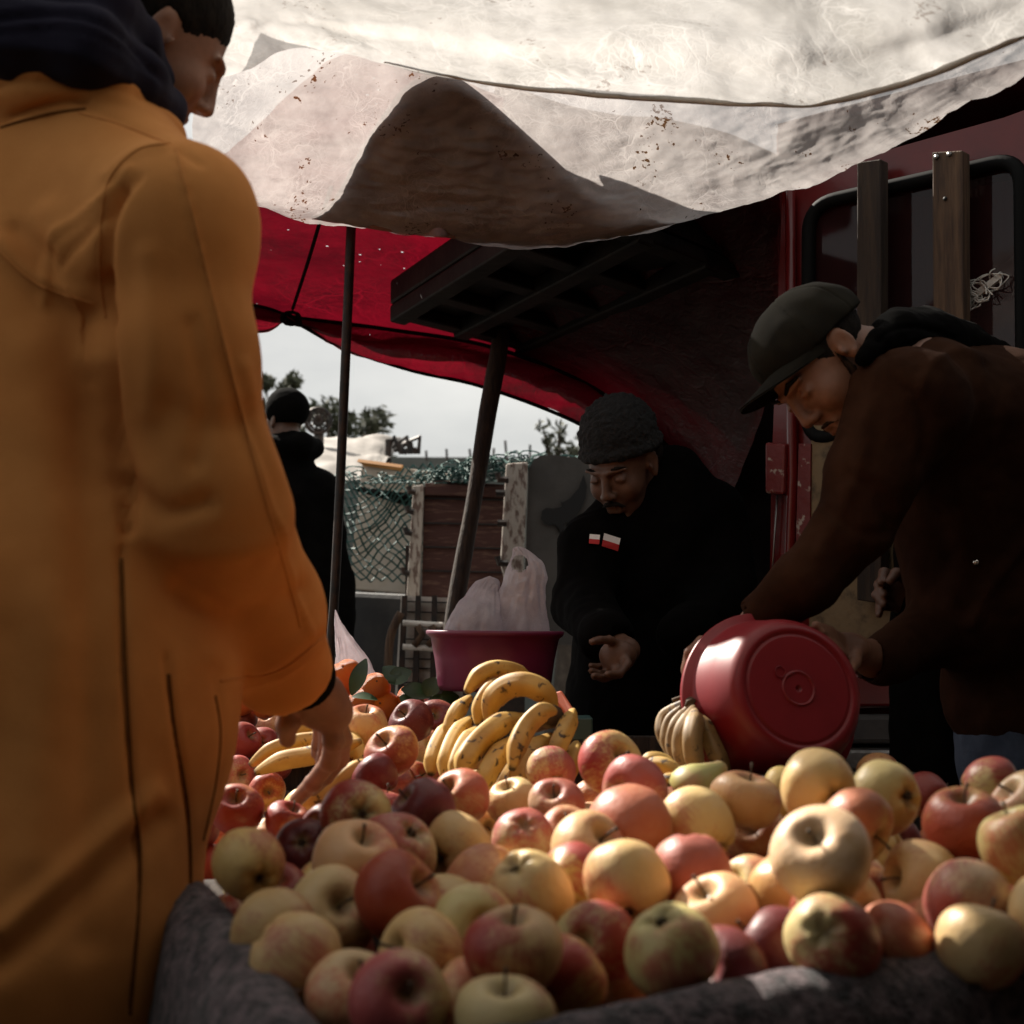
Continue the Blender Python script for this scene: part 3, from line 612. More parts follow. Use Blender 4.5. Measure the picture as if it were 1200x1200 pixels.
# frame panel = outer polygon with the window cut out
bm = bmesh.new()
def ring(pts, off): return [bm.verts.new(dq(x, y, off)) for x, y in pts]
ro = ring(outer, .0); rw = ring(win, .0); eo = [bm.edges.new((ro[i], ro[(i + 1) % len(ro)])) for i in range(len(ro))]; ew = [bm.edges.new((rw[i], rw[(i + 1) % len(rw)])) for i in range(len(rw))]
bmesh.ops.triangle_fill(bm, use_beauty=True, edges=eo + ew)
for f in [f for f in bm.faces]:
    pass
me = bpy.data.meshes.new('body'); bm.to_mesh(me); bm.free(); o = link('body', me, M['red_paint'], t, False); m = o.modifiers.new('solid', 'SOLIDIFY'); m.thickness = .03; m.offset = 0
b = MB(); wp = [dq(x, y, .018) for x, y in win]; b.tube(wp + [wp[0], wp[1]], .016, 8, False); b.build('window_seal', M['rubber'], t, True)
bm = bmesh.new(); f = bm.faces.new([bm.verts.new(dq(x, y, .004)) for x, y in win]); me = bpy.data.meshes.new('window_glass'); bm.to_mesh(me); bm.free(); link('window_glass', me, M['glass'], t, False)
b = MB(); b.tube([dq(x, y, .03) for x, y in ((926, 225), (927, 400), (929, 560), (924, 700), (918, 830))], .012, 8); b.build('pillar_rib', M['red_paint'], t, True)
b = MB(); b.quad(dq(936, 520, .03), dq(950, 520, .03), dq(948, 700, .03), dq(930, 730, .03), .01); b.build('door_edge', M['chipped'], t)
b = MB(); b.quad(dq(896, 518, .05), dq(920, 520, .05), dq(918, 580, .05), dq(896, 578, .05), .04, -dn); b.build('hinge', M['chipped'], t, bevel=.006)
b = MB(); b.tube([dq(911, 580, .03), dq(907, 640, .03), dq(902, 720, .03)], .0022, 6); b.build('rod', M['steel'], t, True)
b = MB(); b.quad(dq(951, 492, .024), dq(1250, 430, .024), dq(1250, 820, .024), dq(948, 760, .024), .008, -dn); b.build('lower_board', M['tan_board'], t)
b = MB(); b.quad(dq(905, 790, .05), dq(1300, 790, .05), dq(1300, 828, .05), dq(905, 828, .05), .05, -dn); b.build('sill', M['red_paint'], t, bevel=.006)
b = MB(); b.quad(dq(905, 838, .08), dq(1300, 838, .08), dq(1300, 872, .08), dq(905, 872, .08), .08, -dn); b.build('bumper', M['dark_box'], t, bevel=.01)
b = MB(); b.quad(dq(905, 878, .12), dq(1300, 878, .12), dq(1300, 905, .12), dq(905, 905, .12), .12, -dn); b.build('step', M['steel'], t, bevel=.008)
# cabin behind the window: back wall, roof and floor
b = MB(); q = [O + dx * s - dn * d for s, d in ((-.0, .03), (1.0, .03), (1.0, .75), (0, .75))]
b.hexa([(v.x, v.y, 0) for v in q] + [(v.x, v.y, 1.3) for v in q]); b.build('cab_base', M['cabin'], t)
for a, c_ in ((1, 2), (2, 3), (3, 0)):
    bb = MB(); p0, p1 = q[a], q[c_]; nn = Vector((0, .02, 0)); bb.hexa([(p0.x, p0.y, 1.3), (p1.x, p1.y, 1.3), (p1.x, p1.y + .02, 1.3), (p0.x, p0.y + .02, 1.3), (p0.x, p0.y, 2.2), (p1.x, p1.y, 2.2), (p1.x, p1.y + .02, 2.2), (p0.x, p0.y + .02, 2.2)]); bb.build('cab_wall', M['cabin'], t)
bb = MB(); bb.hexa([(v.x, v.y, 2.2) for v in q] + [(v.x, v.y, 2.22) for v in q]); bb.build('cab_roof', M['cabin'], t)
# pale wire set on the glass in place of a reflection
b = MB(); rnd = random.Random(3)
for k in range(26):
    u = rnd.random(); cx = 1075 + 100 * u; cy = 398 - 78 * u; s = 8 + 6 * (1 if cx > 1120 else 0); a0 = rnd.uniform(0, 6)
    b.tube(curve([dq(cx + s * rnd.uniform(.5, 1.3) * math.cos(a0 + j), cy + s * rnd.uniform(.4, 1.2) * math.sin(a0 + j), -.0 + rnd.uniform(.008, .035)) for j in range(7)], 20), .0016, 5, False)
tag(b.build('wire_reflection', M['white_paint'], smooth=True), 'tangle of pale thin wire standing in for a reflection in the truck window', 'wire')
b = MB(); b.quad(dq(1065, 402, .02), dq(1172, 318, .02), dq(1174, 325, .02), dq(1067, 412, .02), .01, -dn); tag(b.build('batten_reflection', M['white_paint']), 'white painted batten set slantwise as a reflection in the truck window', 'batten')  # pale strip standing in for a reflection in the glass
b = MB(); b.quad(dq(1068, 392, -.14), dq(1200, 290, -.14), dq(1200, 450, -.14), dq(1066, 450, -.14), .02, -dn); tag(b.build('grey_sheet', M['grey_panel']), 'grey sheet standing in the cab behind the window', 'sheet')
# two wooden planks nailed in front of the window
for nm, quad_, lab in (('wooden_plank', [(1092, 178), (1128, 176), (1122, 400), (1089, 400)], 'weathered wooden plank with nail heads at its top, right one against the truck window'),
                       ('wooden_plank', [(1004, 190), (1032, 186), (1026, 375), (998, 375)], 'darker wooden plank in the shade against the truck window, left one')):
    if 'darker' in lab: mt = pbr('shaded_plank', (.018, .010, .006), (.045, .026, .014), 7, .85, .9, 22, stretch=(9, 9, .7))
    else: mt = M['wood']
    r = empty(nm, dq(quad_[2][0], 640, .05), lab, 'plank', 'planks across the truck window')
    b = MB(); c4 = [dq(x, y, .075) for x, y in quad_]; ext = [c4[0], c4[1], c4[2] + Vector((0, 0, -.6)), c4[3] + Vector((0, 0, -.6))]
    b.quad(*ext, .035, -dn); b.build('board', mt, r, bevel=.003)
    if 'nail' in lab:
        for x, y in ((1098, 184), (1113, 181), (1108, 233)):
            q = dq(x, y, .075); b = MB(); b.tube([q, q + dn * .004], .0055 if y < 200 else .004, 10); b.build('nail', M['steel'] if y < 200 else M['black_paint'], r, True)
# ================================================================ counter
t = empty('market_table', (.2, 2.2, 0), 'dark wooden market table under all the fruit', 'table')
tc4 = [(-.12, 1.10), (1.25, 1.46), (1.1, 3.7), (-1.13, 3.5)]
b = MB(); b.hexa([(x, y, .58) for x, y in tc4] + [(x, y, .62) for x, y in tc4]); b.build('table_top', M['table'], t, bevel=.004)
for x, y in ((-.11, 1.18), (1.12, 1.5), (-.98, 3.4), (1.0, 3.6)):
    b = MB(); b.box((x, y, -.02), (x + .06, y + .06, .578)); b.build('leg', M['table'], t)
# blanket-covered rim of the front crate
inn = [P(228, 1018, 1.72), P(262, 1062, 1.5), P(320, 1125, 1.3), P(366, 1194, 1.15), P(415, 1236, 1.09), P(520, 1230, 1.1), P(700, 1194, 1.14), P(900, 1152, 1.2), P(1080, 1130, 1.26), P(1220, 1108, 1.32), P(1380, 1085, 1.4)]
path = curve(inn, 150); vs = []; prof = [(.055, -.16), (.012, -.06), (-.002, -.014), (-.004, .0), (-.014, .009), (-.030, .010), (-.046, .0), (-.058, -.02), (-.066, -.05), (-.08, -.12), (-.09, -.2), (-.095, -.3)]
prof = cr1(np.array(prof, float), 44)
for i, p in enumerate(path):
    tg = (path[min(i + 1, 149)] - path[max(i - 1, 0)]); tg.z = 0; tg.normalize(); nin = Vector((-tg.y, tg.x, 0))
    for (a, c) in prof:
        q = p + nin * a + Vector((0, 0, c)); d = .004 * fbm(q, 25, 4) + .0022 * noise.noise(q * 140)
        vs.append(q + (nin * -.5 + Vector((0, 0, .8))) * d + nin * .006 * fbm(q, 7))
n2 = len(prof)
bl = mesh('felt_blanket', vs, [(i * n2 + k, (i + 1) * n2 + k, (i + 1) * n2 + k + 1, i * n2 + k + 1) for i in range(149) for k in range(n2 - 1)], M['blanket'])
tag(bl, 'fuzzy grey-purple felt blanket draped over the front rim of the apple crate', 'blanket')
m = bl.modifiers.new('solid', 'SOLIDIFY'); m.thickness = .004; m.offset = -1
fz = MB(); rz = random.Random(5)         # loose fibres standing off the felt
for k in range(9000):
    i = rz.randrange(150); j = rz.randrange(12, 38); q = Vector(vs[i * n2 + j]); q2 = Vector(vs[min(149, i + 1) * n2 + j]); q = q.lerp(q2, rz.random()) + Vector((rz.uniform(-.003, .003),) * 3)
    d = Vector((rz.gauss(0, 1), rz.gauss(0, 1), rz.gauss(.9, .8))).normalized() * rz.uniform(.003, .008); s_ = d.orthogonal().normalized() * .00035
    fz.add([q - s_, q + s_, q + d * .6 + s_ + Vector((0, 0, -.001)), q + d + Vector((rz.uniform(-.002, .002), 0, -.001))], [(0, 1, 2, 3)])
f_ = fz.build('fuzz', pbr('felt_fibre', (.10, .07, .08), (.30, .23, .24), 60, 1), bl); f_['kind'] = 'stuff'
cv = MB(); c0 = P(385, 1195, 1.14); c1 = P(1300, 1120, 1.36); c2 = P(232, 1030, 1.68)
u_ = (c1 - c0); u_.z = 0; v_ = (c2 - c0); v_.z = 0; v_ = v_ * 1.0
t = empty('apple_crate', (c0.x + .3, 1.5, .62), 'wooden crate hidden under the blanket, holding the front apples', 'crate')
def wallbox(p, q, z0, z1, name):
    d = (q - p); d.z = 0; n_ = Vector((-d.y, d.x, 0)).normalized() * .015
    MB().hexa([(p.x, p.y, z0), (q.x, q.y, z0), (q.x + n_.x, q.y + n_.y, z0), (p.x + n_.x, p.y + n_.y, z0), (p.x, p.y, z1), (q.x, q.y, z1), (q.x + n_.x, q.y + n_.y, z1), (p.x + n_.x, p.y + n_.y, z1)]).build(name, M['wood_dark'], t)
cc = Vector((c0.x - .035, c0.y - .03, 0)); wallbox(cc, cc + u_, .625, .735, 'front_side'); wallbox(cc + v_, cc, .625, .735, 'left_side')

# ================================================================ unseen cloths added behind and beside the camera to cut sky fill
def sheet_box(name, pts, mat, label, cat, wav=.03):
    a, b_, c, d = [np.array(p, float) for p in pts]; n = 24; vs = []
    for j in range(n + 1):
        for i in range(n + 1):
            u, v = i / n, j / n; q = Vector(tuple((a * (1 - u) + b_ * u) * (1 - v) + (d * (1 - u) + c * u) * v)); nn_ = Vector(tuple(np.cross(b_ - a, d - a))).normalized()
            vs.append(q + nn_ * wav * fbm(q, 1.5))
    o = mesh(name, vs, [(j * (n + 1) + i, j * (n + 1) + i + 1, (j + 1) * (n + 1) + i + 1, (j + 1) * (n + 1) + i) for j in range(n) for i in range(n)], mat)
    m = o.modifiers.new('solid', 'SOLIDIFY'); m.thickness = .006; return tag(o, label, cat)
lane = pbr('brown_blocker', (.035, .024, .018), (.05, .035, .026), 3, .95)
sheet_box('blocker', [(-.35, 1.6, 2.32), (2.4, 1.6, 2.32), (2.4, -3.2, 2.5), (-.35, -3.2, 2.5)], lane, 'brown awning added overhead behind the camera to cut sky light', 'blocker')
sheet_box('blocker', [(-2.4, -.05, 2.4), (-.36, -.05, 2.4), (-.36, -3.2, 2.52), (-2.4, -3.2, 2.52)], lane, 'brown awning added overhead at the left to cut sky light', 'blocker')
sheet_box('rear_blocker', [(-3.2, -3.0, 0), (3.2, -3.0, 0), (3.2, -3.0, 2.6), (-3.2, -3.0, 2.6)], lane, 'brown backcloth added behind the camera to cut sky light', 'cloth')
sheet_box('side_blocker', [(2.3, -3.0, 0), (2.3, 3.2, 0), (2.3, 3.2, 2.6), (2.3, -3.0, 2.6)], lane, 'brown cloth added along the right to cut side light', 'cloth')
sheet_box('side_blocker', [(-1.6, -3.0, 0), (-1.6, 1.3, 0), (-1.6, 1.3, 1.45), (-1.6, -3.0, 1.45)], lane, 'brown cloth added along the left to cut low side light', 'cloth')
# ================================================================ fruit
def fruit_mat(name, orange=False):
    m, n, b = mk(name); L = n.links.new; b.inputs['Roughness'].default_value = .42 if orange else .36
    b.inputs['Specular IOR Level'].default_value = .4
    t = N(n, 'ShaderNodeTexCoord')
    if orange:
        b.inputs['Base Color'].default_value = (.60, .13, .006, 1)
        v = N(n, 'ShaderNodeTexVoronoi', Scale=1); mp = N(n, 'ShaderNodeMapping'); mp.inputs['Scale'].default_value = (26, 26, 26); L(t.outputs['Object'], mp.inputs[0]); L(mp.outputs[0], v.inputs['Vector'])
        bb = N(n, 'ShaderNodeBump', Strength=.5, Distance=.02); L(v.outputs['Distance'], bb.inputs['Height']); L(bb.outputs[0], b.inputs['Normal']); return m
    gr = N(n, 'ShaderNodeAttribute', attribute_type='OBJECT', attribute_name='ground_tint'); oi = N(n, 'ShaderNodeObjectInfo')
    off = N(n, 'ShaderNodeVectorMath', operation='ADD'); sc3 = N(n, 'ShaderNodeVectorMath', operation='SCALE'); sc3.inputs[0].default_value = (37, 61, 23); L(oi.outputs['Random'], sc3.inputs['Scale'])
    L(t.outputs['Object'], off.inputs[0]); L(sc3.outputs[0], off.inputs[1])
    sx = N(n, 'ShaderNodeSeparateXYZ'); L(t.outputs['Object'], sx.inputs[0])
    big = N(n, 'ShaderNodeTexNoise', Scale=1.6, Detail=3, Roughness=.5); L(off.outputs[0], big.inputs[0])
    mp = N(n, 'ShaderNodeMapping'); mp.inputs['Scale'].default_value = (11, 11, 1.3); L(off.outputs[0], mp.inputs[0])
    stn = N(n, 'ShaderNodeTexNoise', Scale=1, Detail=5, Roughness=.7); L(mp.outputs[0], stn.inputs[0])
    def math_(op, a, c, cl=False):
        q = N(n, 'ShaderNodeMath', operation=op); q.use_clamp = cl
        for i, x in enumerate((a, c)):
            if hasattr(x, 'links') or hasattr(x, 'is_output'): L(x, q.inputs[i])
            else: q.inputs[i].default_value = x
        return q.outputs[0]
    s = math_('MULTIPLY', sx.outputs[0], .42)
    s = math_('ADD', s, math_('MULTIPLY', math_('SUBTRACT', big.outputs[0], .5), 1.3))
    s = math_('ADD', s, math_('MULTIPLY', math_('SUBTRACT', stn.outputs[0], .5), 1.25))
    s = math_('ADD', s, math_('MULTIPLY', math_('SUBTRACT', oi.outputs['Alpha'], .5), 1.5))
    r = N(n, 'ShaderNodeMapRange', interpolation_type='SMOOTHSTEP'); r.inputs[1].default_value = -.32; r.inputs[2].default_value = .36; L(s, r.inputs[0])
    mx = N(n, 'ShaderNodeMixRGB'); L(r.outputs[0], mx.inputs[0]); L(gr.outputs['Color'], mx.inputs[1]); L(oi.outputs['Color'], mx.inputs[2])
    # lenticels
    v = N(n, 'ShaderNodeTexVoronoi', Scale=9); L(off.outputs[0], v.inputs['Vector'])
    lr = N(n, 'ShaderNodeMapRange'); lr.inputs[1].default_value = .13; lr.inputs[2].default_value = .06; lr.inputs[3].default_value = 0; lr.inputs[4].default_value = .35; L(v.outputs['Distance'], lr.inputs[0])
    m2 = N(n, 'ShaderNodeMixRGB'); m2.inputs[2].default_value = (.62, .48, .28, 1); L(lr.outputs[0], m2.inputs[0]); L(mx.outputs[0], m2.inputs[1])
    # bruises and russet round the two dimples
    br = N(n, 'ShaderNodeTexNoise', Scale=3.3, Detail=6, Roughness=.7); L(off.outputs[0], br.inputs[0])
    rr = N(n, 'ShaderNodeMapRange'); rr.inputs[1].default_value = .66; rr.inputs[2].default_value = .74; rr.inputs[3].default_value = 0; rr.inputs[4].default_value = .6; L(br.outputs[0], rr.inputs[0])
    m3 = N(n, 'ShaderNodeMixRGB'); m3.inputs[2].default_value = (.17, .085, .035, 1); L(rr.outputs[0], m3.inputs[0]); L(m2.outputs[0], m3.inputs[1])
    x2 = math_('MULTIPLY', sx.outputs[0], sx.outputs[0]); y2 = math_('MULTIPLY', sx.outputs[1], sx.outputs[1]); rad = math_('SQRT', math_('ADD', x2, y2), 0)
    rad = math_('ADD', rad, math_('MULTIPLY', math_('SUBTRACT', stn.outputs[0], .5), .35))
    ru = N(n, 'ShaderNodeMapRange'); ru.inputs[1].default_value = .36; ru.inputs[2].default_value = .12; ru.inputs[3].default_value = 0; ru.inputs[4].default_value = .75; L(rad, ru.inputs[0])
    m4 = N(n, 'ShaderNodeMixRGB'); m4.inputs[2].default_value = (.20, .13, .045, 1); L(ru.outputs[0], m4.inputs[0]); L(m3.outputs[0], m4.inputs[1])
    L(m4.outputs[0], b.inputs['Base Color'])
    rg = N(n, 'ShaderNodeMapRange'); rg.inputs[3].default_value = .30; rg.inputs[4].default_value = .62; L(big.outputs[0], rg.inputs[0]); L(rg.outputs[0], b.inputs['Roughness'])
    bp = N(n, 'ShaderNodeBump', Strength=.10, Distance=.03); L(big.outputs[0], bp.inputs['Height']); L(bp.outputs[0], b.inputs['Normal'])
    b.inputs['Subsurface Weight'].default_value = .12; b.inputs['Subsurface Radius'].default_value = (.4, .2, .08); b.inputs['Subsurface Scale'].default_value = .02
    return m
M['apple'] = fruit_mat('apple_skin'); M['orange'] = fruit_mat('orange_peel', True)
M['stem'] = pbr('stem', (.035, .02, .01), (.09, .055, .03), 8, .8)
def apple_mesh(seed, tall=1.0, lean=0.0):
    rnd = random.Random(seed); nu, nv = 40, 30; vs = []; lob = rnd.uniform(.02, .06); ph = rnd.random() * 6; el = rnd.uniform(-.05, .05)
    for j in range(nv + 1):
        t = PI * j / nv; t = t + .18 * math.sin(2 * t) * 0
        for i in range(nu):
            a = 2 * PI * i / nu
            r = math.sin(t) ** .86 * (1 + .10 * math.cos(t) + el * math.cos(2 * a + ph))
            low = max(0, -math.cos(t)); up = max(0, math.cos(t))
            r *= 1 + lob * low ** 2 * math.cos(5 * a + ph) + .02 * up * math.cos(3 * a)
            z = math.cos(t) * .93 * tall
            rr = max(r, 0); z -= .38 * math.exp(-(rr / .30) ** 2) * (1 if math.cos(t) > 0 else 0); z += .25 * math.exp(-(rr / .30) ** 2) * (1 if math.cos(t) < 0 else 0)
            z += .05 * low ** 4 * math.cos(5 * a + ph) * (1 if rr > .15 else 0)
            p = Vector((r * math.cos(a), r * math.sin(a), z)); p.x += lean * p.z
            p *= 1 + .055 * noise.noise(p * 1.2 + Vector((seed, 0, 0)))
            vs.append(p)
    fs = [(j * nu + i, (j + 1) * nu + i, (j + 1) * nu + (i + 1) % nu, j * nu + (i + 1) % nu) for j in range(nv) for i in range(nu)]
    me = bpy.data.meshes.new('apple'); me.from_pydata([tuple(v) for v in vs], [], fs)
    bm = bmesh.new(); bm.from_mesh(me); bmesh.ops.remove_doubles(bm, verts=bm.verts, dist=1e-3); bm.to_mesh(me); bm.free()
    me.materials.append(M['apple']); me.polygons.foreach_set('use_smooth', [True] * len(me.polygons)); return me
AM = [apple_mesh(1), apple_mesh(2, .92), apple_mesh(3, 1.04, .08), apple_mesh(4, .88, -.05), apple_mesh(5, .98, .04), apple_mesh(6, 1.1, .06)]
def stem_me():
    b = MB(); b.tube([(0, 0, .48), (.01, 0, .72), (.05, .02, .95), (.11, .04, 1.12)], [.035, .028, .03, .05], 6)
    me = bpy.data.meshes.new('stem'); me.from_pydata(b.v, [], b.f); me.materials.append(M['stem']); me.polygons.foreach_set('use_smooth', [True] * len(b.f)); return me
def calyx_me():
    b = MB()
    for k in range(5):
        a = 2 * PI * k / 5; c, s = math.cos(a), math.sin(a); b.add([(.06 * c - .05 * s, .06 * s + .05 * c, -.66), (.06 * c + .05 * s, .06 * s - .05 * c, -.66), (.16 * c, .16 * s, -.74), (.05 * c, .05 * s, -.84)], [(0, 1, 2), (0, 2, 3), (1, 3, 2), (0, 3, 1)])
    b.tube([(0, 0, -.6), (0, 0, -.72)], .07, 6)
    me = bpy.data.meshes.new('calyx'); me.from_pydata(b.v, [], b.f); me.materials.append(M['stem']); return me
SM, CM = stem_me(), calyx_me()
TY = {  # ground tint, blush tint, amount, words
 'g': ((.68, .47, .20), (.50, .17, .085), .32, 'pale green'), 'y': ((.66, .49, .22), (.50, .17, .09), .32, 'creamy'),
 'k': ((.58, .38, .18), (.44, .14, .075), .50, 'peach'), 'p': ((.56, .40, .21), (.40, .095, .075), .62, 'pinkish'),
 'r': ((.46, .20, .09), (.25, .034, .026), .76, 'red'), 'd': ((.30, .09, .05), (.13, .018, .018), .84, 'dark red'),
 'o': ((.54, .31, .11), (.31, .06, .028), .60, 'orange-red'), 'm': ((.60, .45, .17), (.34, .05, .035), .42, 'green apple with red'),
 'b': ((.56, .45, .21), (.30, .04, .028), .50, 'half red, half yellow'), 'w': ((.74, .58, .33), (.60, .36, .18), .20, 'whitish')}
# px, py, diameter px, type, axis (right, up, toward camera) of its stem or eye, facing, blush direction
AP = [
 (714, 895, 74, 'm', (.45, .45, .6), (-.8, .2, .3)), (646, 905, 58, 'p', None, None), (737, 968, 98, 'k', (0, -.75, .6), (0, .5, .5)), (746, 927, 78, 'p', None, (0, 1, 0)),
 (541, 935, 66, 'k', (-.6, .6, .5), None), (497, 953, 77, 'd', None, (.4, 0, .6)), (602, 942, 58, 'y', (-.3, .9, .3), None), (653, 944, 64, 'p', (-.2, .7, .6), None),
 (690, 937, 42, 'y', None, None), (613, 982, 68, 'p', (0, -.6, -.6), (0, .9, .3)), (665, 979, 66, 'k', (0, .75, .6), None), (536, 995, 82, 'k', (.6, .2, -.6), None),
 (564, 967, 52, 'y', None, None), (569, 1047, 103, 'g', (.7, .6, .1), (-.8, 0, 0)), (667, 1038, 94, 'm', (-.8, .5, .1), (.3, .9, .1)), (809, 1024, 94, 'p', (0, -.9, .3), (0, .8, .5)),
 (816, 968, 84, 'y', (-.5, .5, -.5), None), (888, 980, 74, 'k', (-.4, .55, .7), None), (730, 1089, 86, 'd', (.15, .85, .5), (-.5, -.3, .5)), (786, 1113, 110, 'g', (.3, -.9, -.3), None),
 (602, 1115, 110, 'b', (.0, .97, .2), (-.9, -.1, .2)), (495, 1118, 102, 'g', (-.75, .35, .55), None), (655, 1152, 106, 'm', (.6, .4, -.5), (-.2, .9, .2)), (753, 1170, 84, 'k', (0, .95, .3), None),
 (875, 1107, 90, 'g', (.2, -.3, -.9), None), (883, 1045, 80, 'y', (-.8, .4, .45), None), (466, 1174, 110, 'p', (.35, .5, .78), (-.3, .2, .9)), (546, 1184, 68, 'y', None, None), (592, 1198, 56, 'y', None, None),
 (418, 957, 84, 'b', (-.3, -.3, -.9), (-.7, .7, 0)), (465, 1052, 104, 'o', (.75, .5, .3), (.6, .5, .4)), (390, 1115, 94, 'r', (.3, -.9, .1), (0, .3, .9)), (292, 1013, 84, 'g', (-.5, .3, -.8), None),
 (322, 1048, 78, 'r', (.15, .85, .5), None), (387, 1045, 74, 'g', (-.1, .85, .5), None), (357, 996, 72, 'd', (0, -.5, -.8), None), (415, 1012, 56, 'g', (.3, .8, .4), None), (465, 998, 70, 'p', None, (-.6, .4, .3)),
 (325, 1096, 58, 'k', None, None), (412, 1168, 66, 'y', None, None), (388, 1072, 60, 'y', None, None), (345, 1122, 56, 'y', None, None),
 (278, 950, 62, 'r', (.05, .75, .65), (0, 0, 1)), (312, 928, 44, 'o', (.3, .2, .92), None), (337, 965, 54, 'r', None, (0, 1, 0)), (318, 982, 48, 'k', (.3, .8, .5), None), (440, 912, 54, 'd', None, None),
 (247, 1003, 34, 'o', None, None), (255, 1030, 34, 'k', None, None), (234, 1026, 26, 'p', None, None),
 (873, 938, 82, 'k', (.2, .9, .1), None), (960, 925, 90, 'g', (-.4, .1, -.9), None), (916, 930, 60, 'g', (-.8, .1, -.1), None), (1038, 935, 84, 'y', (-.6, -.2, -.7), None),
 (1003, 967, 90, 'k', (.6, -.3, .6), (-.4, .8, .2)), (963, 1005, 112, 'w', (-.35, .72, .6), (.3, -.8, .3)), (1052, 985, 54, 'd', (-.3, .2, .9), None), (1018, 1055, 72, 'o', None, None),
 (975, 1102, 106, 'b', (.3, -.4, -.8), (.6, -.3, .4)), (1083, 1034, 92, 'g', (-.9, .2, .2), None), (1096, 1096, 94, 'k', (.2, -.5, -.8), None), (1130, 970, 94, 'o', (-.1, .93, .25), (0, -.4, .9)),
 (1160, 925, 72, 'm', (.9, .1, .2), (.1, 1, 0)), (1163, 1035, 82, 'y', (.7, .3, .2), None), (1184, 1078, 84, 'r', None, None), (1206, 948, 84, 'k', None, None), (1196, 992, 54, 'y', None, None),
 (1085, 932, 54, 'r', None, None), (1045, 1108, 62, 'k', None, None), (915, 1122, 62, 'd', None, None), (1028, 906, 48, 'o', None, None), (1240, 1010, 84, 'g', None, None), (1230, 1075, 70, 'y', None, None),
 (427, 855, 52, 'k', (.1, .9, .3), None), (460, 881, 61, 'o', (-.4, .6, .55), None), (483, 846, 50, 'd', (-.5, .6, .6), None), (511, 843, 46, 'd', None, None), (487, 915, 44, 'r', None, None), (503, 877, 40, 'k', None, None),
 (463, 836, 36, 'y', None, None), (520, 836, 34, 'k', None, None), (285, 846, 38, 'd', None, None), (285, 868, 42, 'r', None, (0, 0, 1)), (308, 872, 40, 'r', (0, -.3, -.9), None), (312, 850, 32, 'k', (0, .8, .5), None),
 (270, 894, 38, 'r', None, None), (238, 932, 46, 'r', None, None), (232, 968, 50, 'd', None, None), (262, 985, 46, 'r', None, None), (232, 1000, 44, 'o', None, None), (277, 907, 40, 'p', None, None), (288, 912, 34, 'p', (.3, .2, .9), None), (262, 846, 36, 'd', None, None), (258, 872, 38, 'r', None, None), (252, 905, 40, 'r', None, None), (243, 955, 50, 'r', None, None),
 (782, 942, 50, 'p', None, None), (784, 976, 60, 'k', None, None), (822, 925, 46, 'y', (.7, .6, .2), None), (842, 940, 50, 'k', None, None), (690, 1000, 62, 'k', None, None), (555, 1090, 60, 'y', None, None), (700, 1110, 70, 'b', None, None),
 (838, 1075, 60, 'g', None, None), (930, 1050, 66, 'o', None, None), (520, 1080, 56, 'k', None, None), (450, 948, 52, 'r', None, None), (385, 975, 60, 'd', None, None), (620, 1050, 60, 'y', None, None), (735, 1035, 60, 'y', None, None),
 (1135, 1060, 60, 'p', None, None), (520, 905, 42, 'k', None, None), (545, 890, 40, 'y', None, None), (575, 925, 46, 'k', None, None), (630, 925, 44, 'y', None, None), (470, 920, 44, 'd', None, None), (400, 900, 44, 'r', None, None),
  (445, 870, 42, 'y', None, None), (490, 830, 32, 'p', None, None), (440, 838, 34, 'r', None, None), (404, 838, 34, 'y', None, None), (375, 848, 34, 'd', None, None), (345, 838, 32, 'r', None, None), (325, 895, 38, 'r', None, None), (980, 1060, 60, 'b', None, None), (850, 1140, 56, 'd', None, None), (1150, 1110, 56, 'k', None, None)]
n_key = 98
apples = []
for k, (x, y, d, ty, ax, bd) in enumerate(AP):
    real = .077 if y > 925 or x > 640 else .074
    D = 1750 * real / d
    # the visible heap, as a depth per row, blended with the size cue
    rows_ = [(830, 2.75), (850, 2.45), (870, 2.25), (890, 2.05), (920, 1.75), (950, 1.5), (1000, 1.33), (1050, 1.25), (1100, 1.2), (1150, 1.17), (1200, 1.13)]
    Dm = float(np.interp(y, [r[0] for r in rows_], [r[1] for r in rows_]))
    if x > 820: Dm = min(Dm, float(np.interp(y, [900, 930, 980, 1050, 1110], [1.62, 1.48, 1.33, 1.27, 1.27])))
    if x < 340 and y < 960: Dm += .35 * (1 - (x - 240) / 100.) * .6 + .1
    small = d < 72 and y > 985 and x > 280
    D = Dm + .055 if small else .45 * D + .55 * Dm     # the half hidden ones sit deeper in the heap
    if small: d = 1750 * .074 / D
    apples.append([x, y, d, ty, ax, bd, D])
pos = [P(a[0], a[1], a[6]) for a in apples]; rad = [a[2] * (a[6]) / 3500 for a in apples]
for it in range(240):
    for i in range(len(apples)):
        for j in range(i + 1, len(apples)):
            dd = (pos[i] - pos[j]).length; need = (rad[i] + rad[j]) * .975
            if dd < need:
                a, c = (i, j) if apples[i][6] <= apples[j][6] else (j, i)      # a is nearer
                s = min(.012, (need - dd) * .3)
                apples[a][6] -= s * .35; apples[c][6] += s * .65
    for i, a in enumerate(apples): pos[i] = P(a[0], a[1], a[6]); rad[i] = a[2] * a[6] / 3500
def orient(ax, bd, rnd):
    R_ = cam.rotation_euler.to_matrix()
    if ax is None:
        a = Vector((rnd.gauss(0, 1), rnd.gauss(-.45, .8), rnd.gauss(.7, .8)))
    else: a = R_ @ Vector(ax)
    z = a.normalized(); x = R_ @ Vector(bd) if bd is not None else Vector((rnd.gauss(0, 1), rnd.gauss(0, 1), rnd.gauss(0, 1)))
    x = (x - z * x.dot(z)); x = x.normalized() if x.length > 1e-3 else z.orthogonal().normalized()
    return Matrix((x, z.cross(x), z)).transposed()
